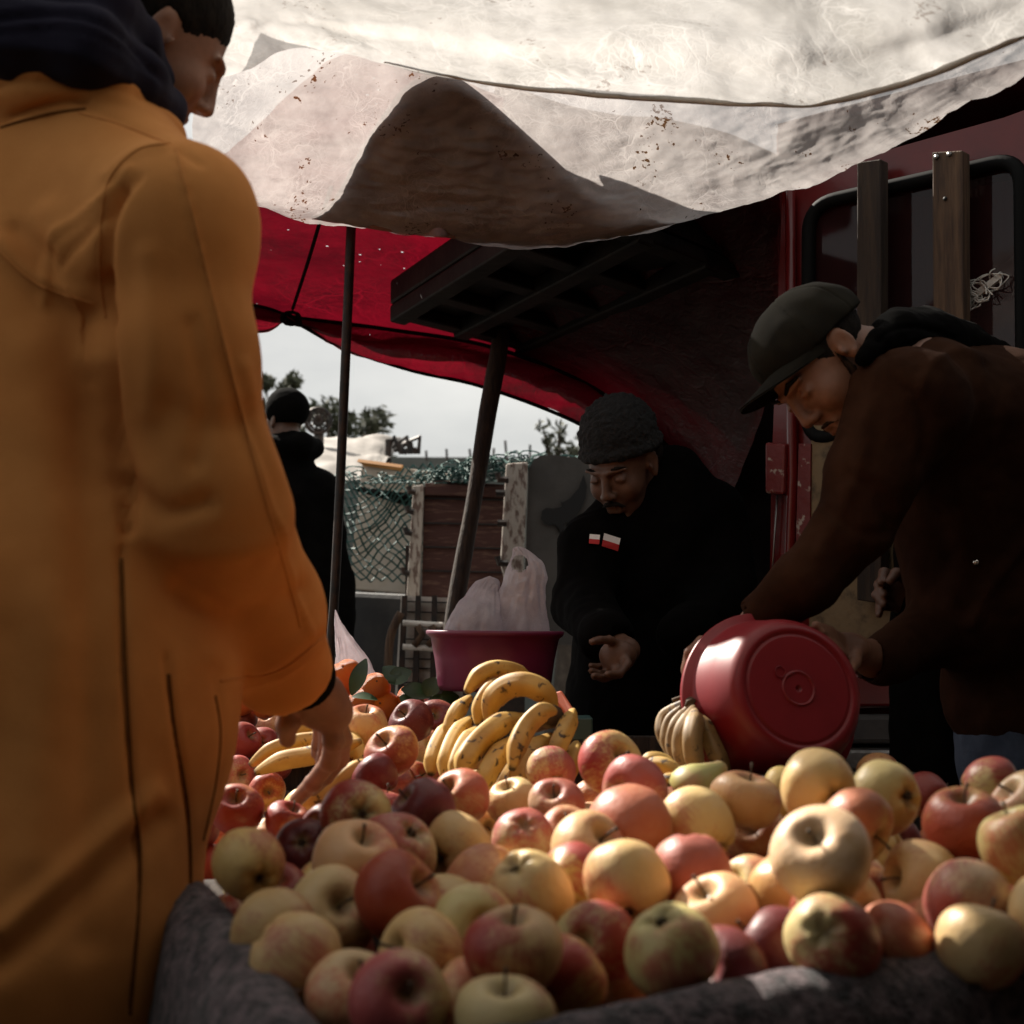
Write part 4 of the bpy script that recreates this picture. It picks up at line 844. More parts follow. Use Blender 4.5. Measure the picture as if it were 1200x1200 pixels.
def place_apple(p, r, ty, ax, bd, rnd, label, group, jitter=.03):
    o = bpy.data.objects.new('apple', rnd.choice(AM)); COL.objects.link(o)
    s = r * 1.03
    M3 = orient(ax, bd, rnd)
    if ax is not None and rnd.random() < .4 and ax[1] < .9:
        pass
    o.matrix_world = Matrix.Translation(p) @ M3.to_4x4() @ Matrix.Diagonal((s * rnd.uniform(.95, 1.04), s * rnd.uniform(.95, 1.04), s * rnd.uniform(.93, 1.05), 1))
    g, b_, am, wd = TY[ty]; j = lambda c: tuple(min(1, v * (1 + rnd.uniform(-.1, .1))) for v in c)
    o.color = (*j(b_), min(1, max(0, am + rnd.uniform(-.06, .06)))); o['ground_tint'] = [float(v) for v in j(g)]
    tag(o, label, 'apple', group)
    for me, nm in ((SM, 'stem'), (CM, 'calyx')):
        c = bpy.data.objects.new(nm, me); COL.objects.link(c); c.parent = o
        if nm == 'stem' and ax is not None: c.rotation_euler.z = rnd.random() * 6
    return o
# labels: colour, size, what lies next to it, checked to be different from every other one
def near_words(i):
    x, y = apples[i][0], apples[i][1]; c = []
    marks = [(602, 862, 'the big bananas'), (345, 915, 'the fingertips'), (905, 860, 'the tipped red basin'), (800, 870, 'the dull bananas'), (250, 960, 'the coat'),
             (320, 1150, 'the left blanket'), (560, 1205, 'the bottom edge'), (900, 1165, 'the blanket rim'), (1120, 1130, 'the blanket rim'), (1200, 1000, 'the right edge'), (440, 815, 'the oranges')]
    m = min(marks, key=lambda q: (q[0] - x) ** 2 + (q[1] - y) ** 2)
    side = ('right' if x > m[0] else 'left') + ' of ' if abs(x - m[0]) > abs(y - m[1]) else ('below ' if y > m[1] else 'above ')
    c.append(side + m[2])
    o = sorted((q for q in range(len(apples)) if q != i), key=lambda q: (apples[q][0] - x) ** 2 + (apples[q][1] - y) ** 2)[:4]
    for q in o:
        ax_, ay = apples[q][0] - x, apples[q][1] - y
        sd = 'left of' if ax_ > abs(ay) else 'right of' if -ax_ > abs(ay) else 'above' if ay > 0 else 'below'
        w_ = TY[apples[q][3]][3]; w_ = 'two-tone' if 'with' in w_ else w_; c.append(f'{sd} a {w_} one')
    return c
labels = {}
for i, a in enumerate(apples):
    w_ = TY[a[3]][3]; w_ = 'two-tone' if 'with' in w_ else w_
    sz = 'large ' if a[2] > 96 else 'small ' if a[2] < 50 else ''
    c = near_words(i); lab = f'{sz}{w_} apple {c[0]}, {c[1]}'; k = 2
    while lab in labels.values() and k < len(c): lab = f'{sz}{w_} apple {c[0]}, {c[k]}'; k += 1
    n_ = 0
    base = lab
    for wd in ('nearer', 'deeper', 'part covered', 'mostly covered'):
        if lab in labels.values(): lab = base.replace(', ', f', {wd}, ')
    if len(lab.split()) > 16: lab = lab.replace('large ', '').replace('the edge of ', '')
    labels[i] = lab
for i in labels:
    assert len(labels[i].split()) <= 40
for i, (x, y, d, ty, ax, bd, D) in enumerate(apples):
    place_apple(pos[i], rad[i], ty, ax, bd, random.Random(i + 11), labels[i], 'apples heaped on the stall')
# hidden mound that carries the heap
nx, ny = 46, 70; xs = np.linspace(0, 1, nx); ys = np.linspace(1.06, 3.0, ny)
pa = np.array([tuple(p) for p in pos]); ra = np.array(rad); vs = []
inc = [(p.x, p.y) for p in inn]
for y in ys:
    for fx in xs:
        xl = -.085 - (y - 1.06) * .415; x = xl + (1.15 - xl) * fx
        d2 = (pa[:, 0] - x) ** 2 + (pa[:, 1] - y) ** 2; wgt = np.exp(-d2 / (2 * .07 ** 2)) + 1e-7
        z = float((wgt * (pa[:, 2] - ra * 2.1)).sum() / wgt.sum()); dm = math.sqrt(d2.min())
        z -= max(0, dm - .06) * .4; z = max(.63, min(z, .84)) + .004 * noise.noise(Vector((x * 9, y * 9, 0)))
        zr = .72 if y < 1.25 else z
        vs.append((x, y, min(z, .70 + .6 * max(0, y - 1.16 - .28 * max(0, x)))))
bed = mesh('sack_lining', vs, [(j * nx + i, j * nx + i + 1, (j + 1) * nx + i + 1, (j + 1) * nx + i) for j in range(ny - 1) for i in range(nx - 1)], M['bed'])
tag(bed, 'dark sacking under the fruit, showing only in the gaps between apples', 'sacking')
# filler layer just below the visible one
rf = random.Random(99); alls = [(Vector(p), r) for p, r in zip(pos, rad)]; cnt = 0
for k in range(6000):
    if cnt >= 95: break
    q = random.Random(k).choice(list(zip(pos, rad))); x = rf.uniform(-.42, .62); y = rf.uniform(1.16, 2.5); r = .036
    if x < -.12 - (y - 1.13) * .42 or y < 1.17 + .25 * max(0, x + .1): continue
    d2 = (pa[:, 0] - x) ** 2 + (pa[:, 1] - y) ** 2; nn_ = d2.argsort()[:4]
    zt = float(pa[nn_, 2].mean()) - .058
    c = Vector((x, y, zt))
    if all((c - p).length > (r + rr) * .9 for p, rr in alls):
        alls.append((c, r)); cnt += 1
        ty = rf.choice('ykybkpgbr'); qx, qy = proj([tuple(c)]); apples.append([float(qx[0]), float(qy[0]), 60, ty, None, None, c.y]); i = len(apples) - 1; cw = near_words(i); wd = 'two-tone' if ty == 'm' else TY[ty][3]
        lab = f'buried {wd} apple {cw[0]}, {cw[1]}'
        for k2 in (2, 3, 4):
            if lab in labels.values(): lab = f'buried {wd} apple {cw[0]}, {cw[k2]}'
        if lab in labels.values(): lab = 'deeply ' + lab
        lab = lab if len(lab.split()) <= 16 else lab.replace('two-tone', 'mixed').replace('deeply ', '').replace('dark red', 'maroon').replace('the bottom edge', 'the bottom').replace('the right edge', 'the right'); labels[i] = lab; place_apple(c, r, ty, None, None, rf, lab, 'apples buried in the heap')
# ---------------------------------------------------------------- oranges with leaves
def orange_me():
    bm = bmesh.new(); bmesh.ops.create_uvsphere(bm, u_segments=32, v_segments=20, radius=1)
    for v in bm.verts:
        v.co.z *= .93; v.co *= 1 + .02 * noise.noise(v.co * 2); 
        if v.co.z > 0: v.co.z -= .06 * math.exp(-(v.co.x ** 2 + v.co.y ** 2) / .02)
    me = bpy.data.meshes.new('orange'); bm.to_mesh(me); bm.free(); me.materials.append(M['orange']); me.polygons.foreach_set('use_smooth', [True] * len(me.polygons)); return me
OM = orange_me()
btn = MB(); btn.tube([(0, 0, .84), (0, 0, .93)], [.07, .05], 8); bme = bpy.data.meshes.new('stem_button'); bme.from_pydata(btn.v, [], btn.f); bme.materials.append(M['stem'])
def leaf_obj(p, d, up, L, W, parent, mat, label=None):
    d = Vector(d).normalized(); s = d.cross(Vector(up)).normalized(); n_ = s.cross(d); vs = []; K = 9
    for i in range(K):
        t_ = i / (K - 1); c = Vector(p) + d * L * t_ - n_ * L * .25 * t_ * t_; w_ = W * math.sin(PI * min(1, t_ * .96 + .02)) ** .8
        vs += [c - s * w_ + n_ * w_ * .3, c, c + s * w_ + n_ * w_ * .3]
    fs = [(i * 3 + k, i * 3 + k + 1, i * 3 + k + 4, i * 3 + k + 3) for i in range(K - 1) for k in (0, 1)]
    o = mesh('leaf', vs, fs, mat, None)
    if parent is not None: o.parent = parent; o.matrix_parent_inverse = parent.matrix_world.inverted()
    return o
OR = [(283, 824, 30, 'half hidden orange beside the coat, leftmost of all'), (311, 828, 30, 'orange under the coat cuff, second from the left'), (400, 797, 40, 'orange right behind the hanging wrist with its leaf standing up'),
      (408, 788, 32, 'orange at the back behind the wrist, highest one'), (427, 822, 38, 'orange lying under a flat dark leaf'), (440, 806, 36, 'orange behind the plastic bag corner, upper right of the leaf'),
      (450, 828, 37, 'bright orange in front with a dark stem scar, next to the apples'), (481, 818, 32, 'dim orange in the leaves, rightmost one'), (340, 812, 30, 'shaded orange behind the hand'), (375, 822, 32, 'shaded orange hidden just behind the hand and apples'), (268, 800, 28, 'orange peeping out behind the sleeve')]
for k, (x, y, d, lab) in enumerate(OR):
    D = 3.0 + (.12 if y < 800 else 0); r = d * D / 3500; p = P(x, y, D); o = bpy.data.objects.new('orange', OM); COL.objects.link(o)
    rd = random.Random(k); o.matrix_world = Matrix.Translation(p) @ Matrix(orient((rd.uniform(-.6, .6), .5, .7) if k != 6 else (-.2, .35, .9), None, rd)).to_4x4() @ Matrix.Scale(r, 4)
    tag(o, lab, 'orange', 'oranges at the back of the stall')
    c = bpy.data.objects.new('stem_button', bme); COL.objects.link(c); c.parent = o
    bpy.context.view_layer.update()
    if k == 2: leaf_obj(P(412, 815, 2.9), (.35, 0, 1), (0, -1, .2), .075, .016, o, M['leaf'])
    if k == 4: leaf_obj(P(412, 817, 2.92), (1, -.1, .1), (0, -.5, 1), .05, .014, o, M['leaf'])
    if k == 7:
        for (lx, ly, dd, L) in ((455, 800, (.8, 0, .5), .05), (470, 808, (1, 0, -.1), .06), (500, 816, (.3, 0, .7), .04), (500, 826, (1, 0, .15), .05), (490, 828, (-.7, -.2, .5), .04), (512, 828, (.8, -.3, -.2), .04), (468, 800, (-.5, 0, .6), .045), (515, 824, (.9, 0, .4), .04), (495, 832, (1, -.4, 0), .04)):
            leaf_obj(P(lx, ly, 2.95), dd, (.2, -.8, .5), L, .019, o, M['leaf'])
# low crate carrying oranges, pink basin and bags
t = empty('fruit_crate', (-.25, 3.1, .62), 'dark crate carrying the oranges and the pink basin at the back', 'crate')
MB().box((-.75, 2.86, .622), (.35, 3.45, .80)).build('crate_box', M['wood_dark'], t, bevel=.005)
MB().box((-.76, 2.84, .79), (.36, 2.857, .845)).build('front_slat', M['wood_dark'], t, bevel=.003)
# ---------------------------------------------------------------- bananas
def banana_mat():
    m, n, b = mk('banana_peel'); L = n.links.new; t = N(n, 'ShaderNodeTexCoord'); b.inputs['Roughness'].default_value = .55
    a = N(n, 'ShaderNodeTexNoise', Scale=22, Detail=4); r = N(n, 'ShaderNodeValToRGB'); L(t.outputs['Object'], a.inputs[0]); L(a.outputs[0], r.inputs[0])
    r.color_ramp.elements[0].color = (.40, .215, .04, 1); r.color_ramp.elements[1].color = (.60, .39, .105, 1); r.color_ramp.elements[0].position = .3; r.color_ramp.elements[1].position = .7
    s = N(n, 'ShaderNodeTexNoise', Scale=62, Detail=3, Roughness=.55, Distortion=.4); L(t.outputs['Object'], s.inputs[0])
    q = N(n, 'ShaderNodeMapRange'); q.inputs[1].default_value = .60; q.inputs[2].default_value = .66; L(s.outputs[0], q.inputs[0])
    x = N(n, 'ShaderNodeMixRGB'); x.inputs[2].default_value = (.055, .03, .012, 1); L(q.outputs[0], x.inputs[0]); L(r.outputs[0], x.inputs[1])
    at = N(n, 'ShaderNodeAttribute', attribute_name='tip'); x2 = N(n, 'ShaderNodeMixRGB'); x2.inputs[2].default_value = (.05, .035, .015, 1); L(at.outputs['Fac'], x2.inputs[0]); L(x.outputs[0], x2.inputs[1]); L(x2.outputs[0], b.inputs['Base Color'])
    b.inputs['Subsurface Weight'].default_value = .08; b.inputs['Subsurface Radius'].default_value = (.01, .006, .002)
    return m
M['banana'] = banana_mat()
def banana(pts, rpx, parent, stem=True, tip=True, name='banana'):
    c = curve([P(*p) for p in pts], 34); r0 = rpx * pts[len(pts) // 2][2] / 1750; n = 34; seg = 20; vs = []; tipv = []; ref = Vector((0, -1, .2))
    for i, p in enumerate(c):
        u = i / (n - 1); tg = (c[min(i + 1, n - 1)] - c[max(i - 1, 0)]).normalized(); ref = (ref - tg * ref.dot(tg)).normalized(); bb = tg.cross(ref)
        prof_ = min(1, .30 + 2.6 * u) if stem else min(1, .55 + 2 * u); prof_ = prof_ ** 1
        if tip: prof_ *= min(1, (.26 + 3.2 * (1 - u)) ** .8)
        rr = r0 * prof_ * (1 - .08 * (2 * u - 1) ** 2)
        for k in range(seg):
            a = 2 * PI * k / seg; f = 1 + .075 * math.cos(5 * a + .6); vs.append(p + (ref * math.cos(a) + bb * math.sin(a)) * rr * f); tipv.append(max(0, min(1, (u - .955) * 30)) if tip else 0)
            if stem and u < .06: tipv[-1] = max(tipv[-1], .55)
    fs = [(i * seg + k, i * seg + (k + 1) % seg, (i + 1) * seg + (k + 1) % seg, (i + 1) * seg + k) for i in range(n - 1) for k in range(seg)] + [tuple(range(seg - 1, -1, -1)), tuple((n - 1) * seg + k for k in range(seg))]
    o = mesh(name, vs, fs, M['banana'], parent); at = o.data.attributes.new('tip', 'FLOAT', 'POINT'); at.data.foreach_set('value', tipv)
    return o
BG = 'bananas on the stall'
t = empty('banana_bunch', P(590, 900, 2.2), 'big bunch of spotted ripe bananas in the middle of the heap', 'bananas', BG)
B1 = [([(626, 806, 2.38), (608, 790, 2.36), (584, 784, 2.34), (562, 792, 2.33), (546, 812, 2.32)], 11), ([(600, 800, 2.32), (578, 806, 2.31), (564, 824, 2.29), (560, 850, 2.28)], 10),
      ([(648, 840, 2.24), (642, 816, 2.24), (618, 802, 2.24), (594, 806, 2.25), (577, 822, 2.25), (573, 846, 2.25)], 14), ([(652, 834, 2.16), (636, 834, 2.15), (618, 850, 2.14), (606, 874, 2.12), (600, 902, 2.1)], 12),
      ([(672, 832, 2.24), (665, 850, 2.2), (656, 870, 2.18), (648, 892, 2.16)], 11), ([(552, 816, 2.36), (536, 834, 2.34), (529, 850, 2.33), (526, 866, 2.32)], 10),
      ([(534, 844, 2.36), (518, 864, 2.33), (508, 886, 2.30), (505, 908, 2.28)], 11), ([(556, 840, 2.33), (536, 860, 2.29), (524, 886, 2.25), (521, 912, 2.23)], 11),
      ([(562, 852, 2.29), (546, 868, 2.25), (535, 890, 2.22), (531, 912, 2.2)], 9), ([(614, 840, 2.25), (588, 848, 2.2), (562, 868, 2.16), (546, 890, 2.13), (540, 910, 2.12)], 14),
      ([(600, 866, 2.2), (584, 886, 2.15), (572, 905, 2.12), (560, 930, 2.1)], 13), ([(648, 862, 2.24), (626, 880, 2.19), (610, 904, 2.15), (600, 930, 2.12)], 13),
      ([(676, 870, 2.27), (672, 888, 2.24), (664, 905, 2.22), (655, 925, 2.2)], 12), ([(630, 870, 2.26), (612, 888, 2.22), (596, 908, 2.18), (580, 930, 2.15)], 12)]
for pts, r in B1: banana(pts, r, t)
b = MB(); b.tube(curve([P(650, 838, 2.2), P(640, 842, 2.26), P(620, 846, 2.3), P(594, 846, 2.32)], 10), [.014, .017, .018, .016, .017, .018, .016, .014, .012, .010], 10); b.build('crown', M['stem'], t, True)
t = empty('banana_bunch', P(350, 905, 2.4), 'bright bananas lying just behind the reaching fingers', 'bananas', BG)
for pts, r in (([(424, 868, 2.36), (395, 878, 2.36), (362, 886, 2.36), (330, 892, 2.36), (299, 906, 2.36)], 11), ([(405, 856, 2.42), (380, 866, 2.43), (350, 870, 2.43), (318, 880, 2.42), (293, 897, 2.42)], 10),
               ([(385, 850, 2.46), (400, 858, 2.44), (414, 872, 2.4), (424, 892, 2.37)], 12), ([(400, 846, 2.5), (410, 856, 2.48), (420, 868, 2.45), (428, 882, 2.44)], 10), ([(378, 852, 2.46), (365, 848, 2.48), (352, 854, 2.5), (342, 866, 2.5)], 9)): banana(pts, r, t)
t = empty('banana', P(390, 925, 2.1), 'single banana that the long fingertip touches, tip to the left', 'banana', BG)
banana([(442, 908, 2.12), (428, 900, 2.12), (412, 906, 2.1), (392, 922, 2.09), (368, 937, 2.08), (338, 942, 2.08)], 12, t, name='peel')
t = empty('banana_bunch', P(805, 900, 2.15), 'hanging hand of dull bananas gathered at the stem beside the tipped red basin', 'bananas', BG)
for pts, r in (([(810, 818, 2.2), (794, 830, 2.22), (779, 840, 2.23), (775, 857, 2.22), (781, 880, 2.2)], 8), ([(811, 821, 2.19), (799, 834, 2.2), (786, 846, 2.2), (781, 866, 2.19), (788, 892, 2.17)], 8.5),
               ([(812, 824, 2.18), (803, 838, 2.18), (792, 852, 2.17), (788, 874, 2.16), (795, 902, 2.14)], 9), ([(813, 828, 2.17), (808, 842, 2.15), (799, 858, 2.14), (797, 882, 2.13), (806, 908, 2.11)], 10),
               ([(814, 832, 2.16), (814, 846, 2.13), (811, 864, 2.11), (813, 888, 2.1), (824, 910, 2.09)], 12), ([(816, 836, 2.17), (824, 850, 2.15), (832, 868, 2.14), (842, 888, 2.13), (854, 904, 2.13)], 11)): banana(pts, r, t)
b = MB(); b.tube(curve([P(812, 828, 2.18), P(806, 820, 2.2), P(798, 818, 2.2), P(788, 821, 2.2)], 8), [.012, .011, .008, .005, .004, .0035, .003, .003], 8); b.build('crown', M['stem'], t, True)
t = empty('banana_bunch', P(775, 915, 1.95), 'two cut-looking bananas lying low between apples, under the hanging bunch', 'bananas', BG)
banana([(752, 906, 2.0), (768, 896, 2.0), (786, 900, 1.99), (806, 920, 1.98)], 9, t); banana([(768, 922, 1.93), (784, 914, 1.93), (800, 916, 1.93), (816, 930, 1.92)], 8, t); banana([(748, 896, 2.06), (764, 889, 2.06), (780, 893, 2.06), (792, 905, 2.05)], 8, t)
M['banana_dull'] = banana_mat(); M['banana_dull'].name = 'dull_banana_peel'
for nd in M['banana_dull'].node_tree.nodes:
    if nd.type == 'VALTORGB': nd.color_ramp.elements[0].color = (.17, .10, .035, 1); nd.color_ramp.elements[1].color = (.30, .19, .07, 1)
for ch in bpy.data.objects:
    if ch.parent and ch.parent.get('label', '').startswith('hanging hand of dull') and ch.name.startswith('banana'): ch.data.materials[0] = M['banana_dull']
# pear neck poking out of the heap
b = MB(); b.tube(curve([P(806, 935, 1.86), P(815, 922, 1.86), P(832, 909, 1.87), P(846, 899, 1.88), P(850, 896, 1.88)], 12), [.022, .030, .033, .031, .026, .02, .016, .012, .010, .008, .006, .003], 16)
tag(b.build('pear', pbr('pear_skin', (.38, .36, .12), (.46, .30, .14), 30, .5), smooth=True), 'yellow-green pear with its neck pointing up right under the tipped basin', 'pear')
# ---------------------------------------------------------------- basins and bags
def lathe(prof, seg, cen, axis, name, mat, parent, xref=None, wob=0):
    z = Vector(axis).normalized(); x = (xref or z.orthogonal()); x = (x - z * x.dot(z)).normalized(); y = z.cross(x); vs = []
    for i, (r, h) in enumerate(prof):
        for k in range(seg):
            a = 2 * PI * k / seg; rr = r * (1 + wob * math.cos(2 * a)); vs.append(Vector(cen) + x * rr * math.cos(a) + y * rr * math.sin(a) + z * h)
    n = len(prof); fs = [(i * seg + k, i * seg + (k + 1) % seg, (i + 1) * seg + (k + 1) % seg, (i + 1) * seg + k) for i in range(n - 1) for k in range(seg)]
    return mesh(name, vs, fs, mat, parent)
D = 2.2; rc = P(901, 826, D + .03); bc = P(930, 797, D - .065); ax = Vector((.27, -.86, .27)).normalized()
rr, br, dp = .130, .093, .098
prof = [(rr + .006, .004), (rr + .009, .0), (rr + .008, -.006), (rr + .004, -.008), (rr + .003, -.003), (rr, 0), (rr - .004, .006)]
prof = [(rr - .002, -.002), (rr + .010, -.004), (rr + .011, .003), (rr + .009, .006), (rr - .001, .007), (rr - .004, .016), (rr - .009, .03), (rr - .014, .05), (rr - .019, .07), (br + .011, dp - .014), (br + .006, dp - .004), (br - .002, dp), (br - .008, dp + .001), (br - .010, dp - .002), (br - .013, dp - .002), (br - .015, dp), (br - .017, dp), (br - .05, dp - .001), (.027, dp - .001), (.026, dp - .001), (.025, dp + .0012), (.0235, dp + .0012), (.0225, dp - .001), (.0215, dp - .001), (.006, dp - .001), (.0045, dp - .001), (.0038, dp - .004), (.0005, dp - .004)]
cen = rc
t = empty('red_basin', rc, 'red plastic basin tipped on its side so its round base faces us', 'basin')
bs = lathe(prof, 128, cen, ax, 'bowl', M['red_plastic'], t); m = bs.modifiers.new('solid', 'SOLIDIFY'); m.thickness = .0025; m.offset = -1
xr = Vector((1, 0, 0)); xr = (xr - ax * xr.dot(ax)).normalized(); yr = ax.cross(xr)
b = MB(); c = cen + ax * (dp + .0005) - xr * .028 + yr * .022; b.tube([c + xr * .008 * math.cos(a) + yr * .008 * math.sin(a) for a in [2 * PI * i / 20 for i in range(21)]], .0009, 5, False)
c2 = cen + ax * (dp + .0005); b.tube([c2 - xr * .02 + yr * .015, c2 + yr * .024 - xr * .002], .0008, 5)
b.build('mould_ring', M['red_plastic'], t, True)
pc = P(580, 742, 2.95)
t = empty('pink_basin', pc - Vector((0, 0, .13)), 'magenta pink plastic basin standing behind the bananas', 'basin')
k_ = 2.95 / 1750
prof = [(.3 * k_, -66 * k_), (64 * k_, -66 * k_), (66 * k_, -60 * k_), (70 * k_, -30 * k_), (75 * k_, -6 * k_), (79 * k_, -3 * k_), (80.5 * k_, -1 * k_), (80.5 * k_, 2 * k_), (79 * k_, 3 * k_), (74 * k_, 2.5 * k_), (72 * k_, -4 * k_), (66 * k_, -32 * k_), (61 * k_, -60 * k_), (.3 * k_, -61 * k_)]
lathe(prof, 96, pc, (0.01, 0, 1), 'bowl', M['pink_plastic'], t)
def bag(name, rings, label, seed, amp=.006, handle=None):
    """rings: (px centre, py, half width px, D)"""
    seg = 60; R_ = cr1(np.array([(cx, y, w_, d) for cx, y, w_, d in rings], float), 46); vs = []
    for j, (cx, y, w_, d) in enumerate(R_):
        c = P(cx, y, d); w_ = max(w_, .4) * d / 1750
        for k in range(seg):
            a = 2 * PI * k / seg; q = c + Vector((w_ * math.cos(a), w_ * .55 * math.sin(a), 0)); nrm = Vector((math.cos(a), math.sin(a), 0))
            f = 1.1 * (.5 - abs(noise.fractal(Vector((4.6 * math.cos(a) + seed, 4.6 * math.sin(a) + j * .04, j * .035)), 1, 2, 4))) - .3 + .12 * fbm(q + Vector((seed, 0, 0)), 50, 3)
            vs.append(q + nrm * amp * f * min(1, w_ / .02) + Vector((0, 0, amp * .5 * noise.noise(q * 40))))
    fs = [(i * seg + k, i * seg + (k + 1) % seg, (i + 1) * seg + (k + 1) % seg, (i + 1) * seg + k) for i in range(45) for k in range(seg)]
    if handle:
        hx, hy, hw, hh = handle; keep = []; X, Y = proj([tuple(v) for v in vs])
        for f in fs:
            mx_, my_ = X[list(f)].mean(), Y[list(f)].mean()
            if ((mx_ - hx) / hw) ** 2 + ((my_ - hy) / hh) ** 2 > 1: keep.append(f)
        fs = keep
    o = mesh(name, vs, fs, M['bag']); tag(o, label, 'plastic bag', 'white plastic bags'); return o
bag('plastic_bag', [(612, 756, 32, 2.93), (611, 738, 33, 2.93), (610, 715, 30, 2.93), (612, 695, 27, 2.93), (616, 675, 25, 2.93), (617, 660, 20, 2.93), (614, 650, 13, 2.93), (608, 643, 7, 2.93), (606, 641, .5, 2.93)], 'tall white carrier bag with a handle hole, standing in the pink basin', 1, .008, (609, 660, 10, 10))
bag('plastic_bag', [(556, 756, 34, 2.9), (555, 738, 34, 2.9), (558, 720, 29, 2.9), (563, 704, 23, 2.92), (568, 690, 17, 2.94), (572, 680, 12, 2.95), (574, 675, .5, 2.95)], 'low crumpled white bag on the left side of the pink basin', 5, .008)
bag('plastic_bag', [(418, 800, 22, 3.2), (416, 785, 22, 3.2), (410, 765, 16, 3.2), (402, 745, 9, 3.2), (396, 728, 4, 3.2), (393, 715, .5, 3.2)], 'slack clear bag hanging behind the orange sleeve cuff', 9, .008)
# bits behind the bananas
b = MB(); b.quad(P(645, 812, 2.5), P(658, 808, 2.5), P(676, 836, 2.46), P(668, 842, 2.46), .03); b.build
tag(b.build('orange_box', pbr('orange_card', (.45, .08, .02), rough=.6), bevel=.004), 'corner of an orange-red box behind the banana bunch', 'box')
b = MB(); b.box(tuple(P(668, 868, 2.62)), tuple(P(692, 838, 2.70))); tag(b.build('green_carton', pbr('green_carton', (.02, .06, .055), rough=.5), bevel=.003), 'small dark green carton right of the banana bunch', 'carton')
b = MB(); b.quad(P(842, 912, 1.98), P(1110, 920, 1.98), P(1085, 905, 2.25), P(850, 902, 2.25), .012, (0, 0, -1)); tag(b.build('steel_tray', M['steel'], bevel=.003), 'grey metal scale tray edge behind the front apples, under the basin', 'tray')
# ================================================================ people
def frame(f, up):
    f = Vector(f).normalized(); u = Vector(up); u = (u - f * u.dot(f)).normalized(); l = u.cross(f)
    return Matrix((f, l, u)).transposed()
def head(S, o, R, k=1.0, beard=False):
    T = lambda x, y, z: tuple(o + R @ (Vector((x, y, z)) * k)); e = lambda c, r, kk=.012, rot=None, sub=False: S.ell(T(*c), [v * k for v in r], R if rot is None else R @ rot, kk, sub)
    c = lambda p, q, r0, r1=None, kk=.008, sub=False: S.cap(T(*p), T(*q), r0 * k, (r0 if r1 is None else r1) * k, kk, sub)
    e((-.012, 0, .045), (.094, .074, .083)); e((.034, 0, -.012), (.060, .062, .078), .02); e((.040, 0, -.072), (.048, .046, .036), .02)
    c((.072, -.010, -.100), (.072, .010, -.100), .017, None, .015)
    for s in (1, -1):
        e((.062, s * .038, -.026), (.026, .022, .026), .018)                    # cheek
        e((.098, s * .031, .010), (.020, .019, .013), .010, None, True)         # socket
        e((.078, s * .031, .006), (.0145, .015, .0125), .003)                   # eyeball under lids
        c((.0935, s * .019, .010), (.088, s * .045, .006), .0022, .0018, .003)  # lid
        c((.094, s * .014, .030), (.080, s * .050, .030), .0065, .005, .010)    # brow
        e((.103, s * .013, -.028), (.010, .008, .008), .006)                    # nostril wing
        c((.110, s * .006, -.036), (.104, s * .007, -.032), .003, None, .003, True)
        e((-.006, s * .074, .000), (.019, .008, .031), .005, Matrix.Rotation(-s * .35, 3, 'Z') @ Matrix.Rotation(-.15, 3, 'Y'))
        e((-.002, s * .084, .003), (.011, .006, .018), .003, Matrix.Rotation(-.15, 3, 'Y'), True)
        c((.012, s * .079, -.002), (.012, s * .078, -.010), .0045, None, .003)
        c((-.003, s * .078, -.022), (.002, s * .076, -.030), .0065, .005, .004)
    e((.070, 0, -.048), (.026, .027, .030), .012)
    c((.092, 0, .024), (.110, 0, -.020), .0075, .0105, .010); e((.111, 0, -.024), (.010, .0105, .009), .006)
    c((.092, -.018, -.058), (.092, .018, -.058), .0052, None, .005); c((.098, -.008, -.056), (.098, .008, -.056), .0046, None, .005); c((.093, -.014, -.0705), (.093, .014, -.0705), .0068, None, .006)
    c((.103, -.020, -.064), (.103, .020, -.064), .0028, None, .003, True); e((.088, 0, -.085), (.010, .016, .006), .008, None, True)
    return T
def finger(S, pts, r, k=.004):
    n = len(pts); S.chain(pts, [r * (1 - .22 * i / (n - 1)) for i in range(n)], k)
def rough(a1, s1, a2, s2, seed=0):
    return lambda pos, nn=None: np.array([a1 * noise.fractal(Vector(p) * s1 + Vector((seed, 0, 0)), 1, 2, 4) + a2 * noise.noise(Vector(p) * s2) for p in pos])
def box_of(pts, pad):
    a = np.array([tuple(p) for p in pts]); return a.min(0) - pad, a.max(0) + pad
# ---------------------------------------------------------------- man in the orange coat
D = 1.68; loc = Vector((P(0, 700, 1.7).x, 1.72, 0))
t1 = empty('person', loc, 'person in an orange-tan coat and navy hood, back to us, reaching for a banana', 'person')
Ro = frame((.64, .42, -.50), (.46, .05, .85)); ho = P(195, 36, 1.72) - Ro @ Vector((0, -.074, 0))   # his right ear stands at (200, 30)
sh = P(212, 262, 1.52); eb = P(238, 590, 1.56); wr = P(346, 776, 1.82); hb = P(367, 822, 1.88)
nb = P(95, 150, 1.74)
S = SDF((loc.x - .5, 1.3, .3), (-.08, 2.25, 1.98), .0042)
head(S, ho, Ro, .90)
S.cap(ho + Ro @ Vector((-.03, 0, -.04)), nb + Vector((0, .05, -.03)), .052, .05, .02)
S.cap(nb, P(20, 700, 1.72), .09, .13, .03).cap(nb, sh, .06, .05, .03).cap(sh, eb, .042, .038, .02).cap(eb, wr, .038, .026, .02)
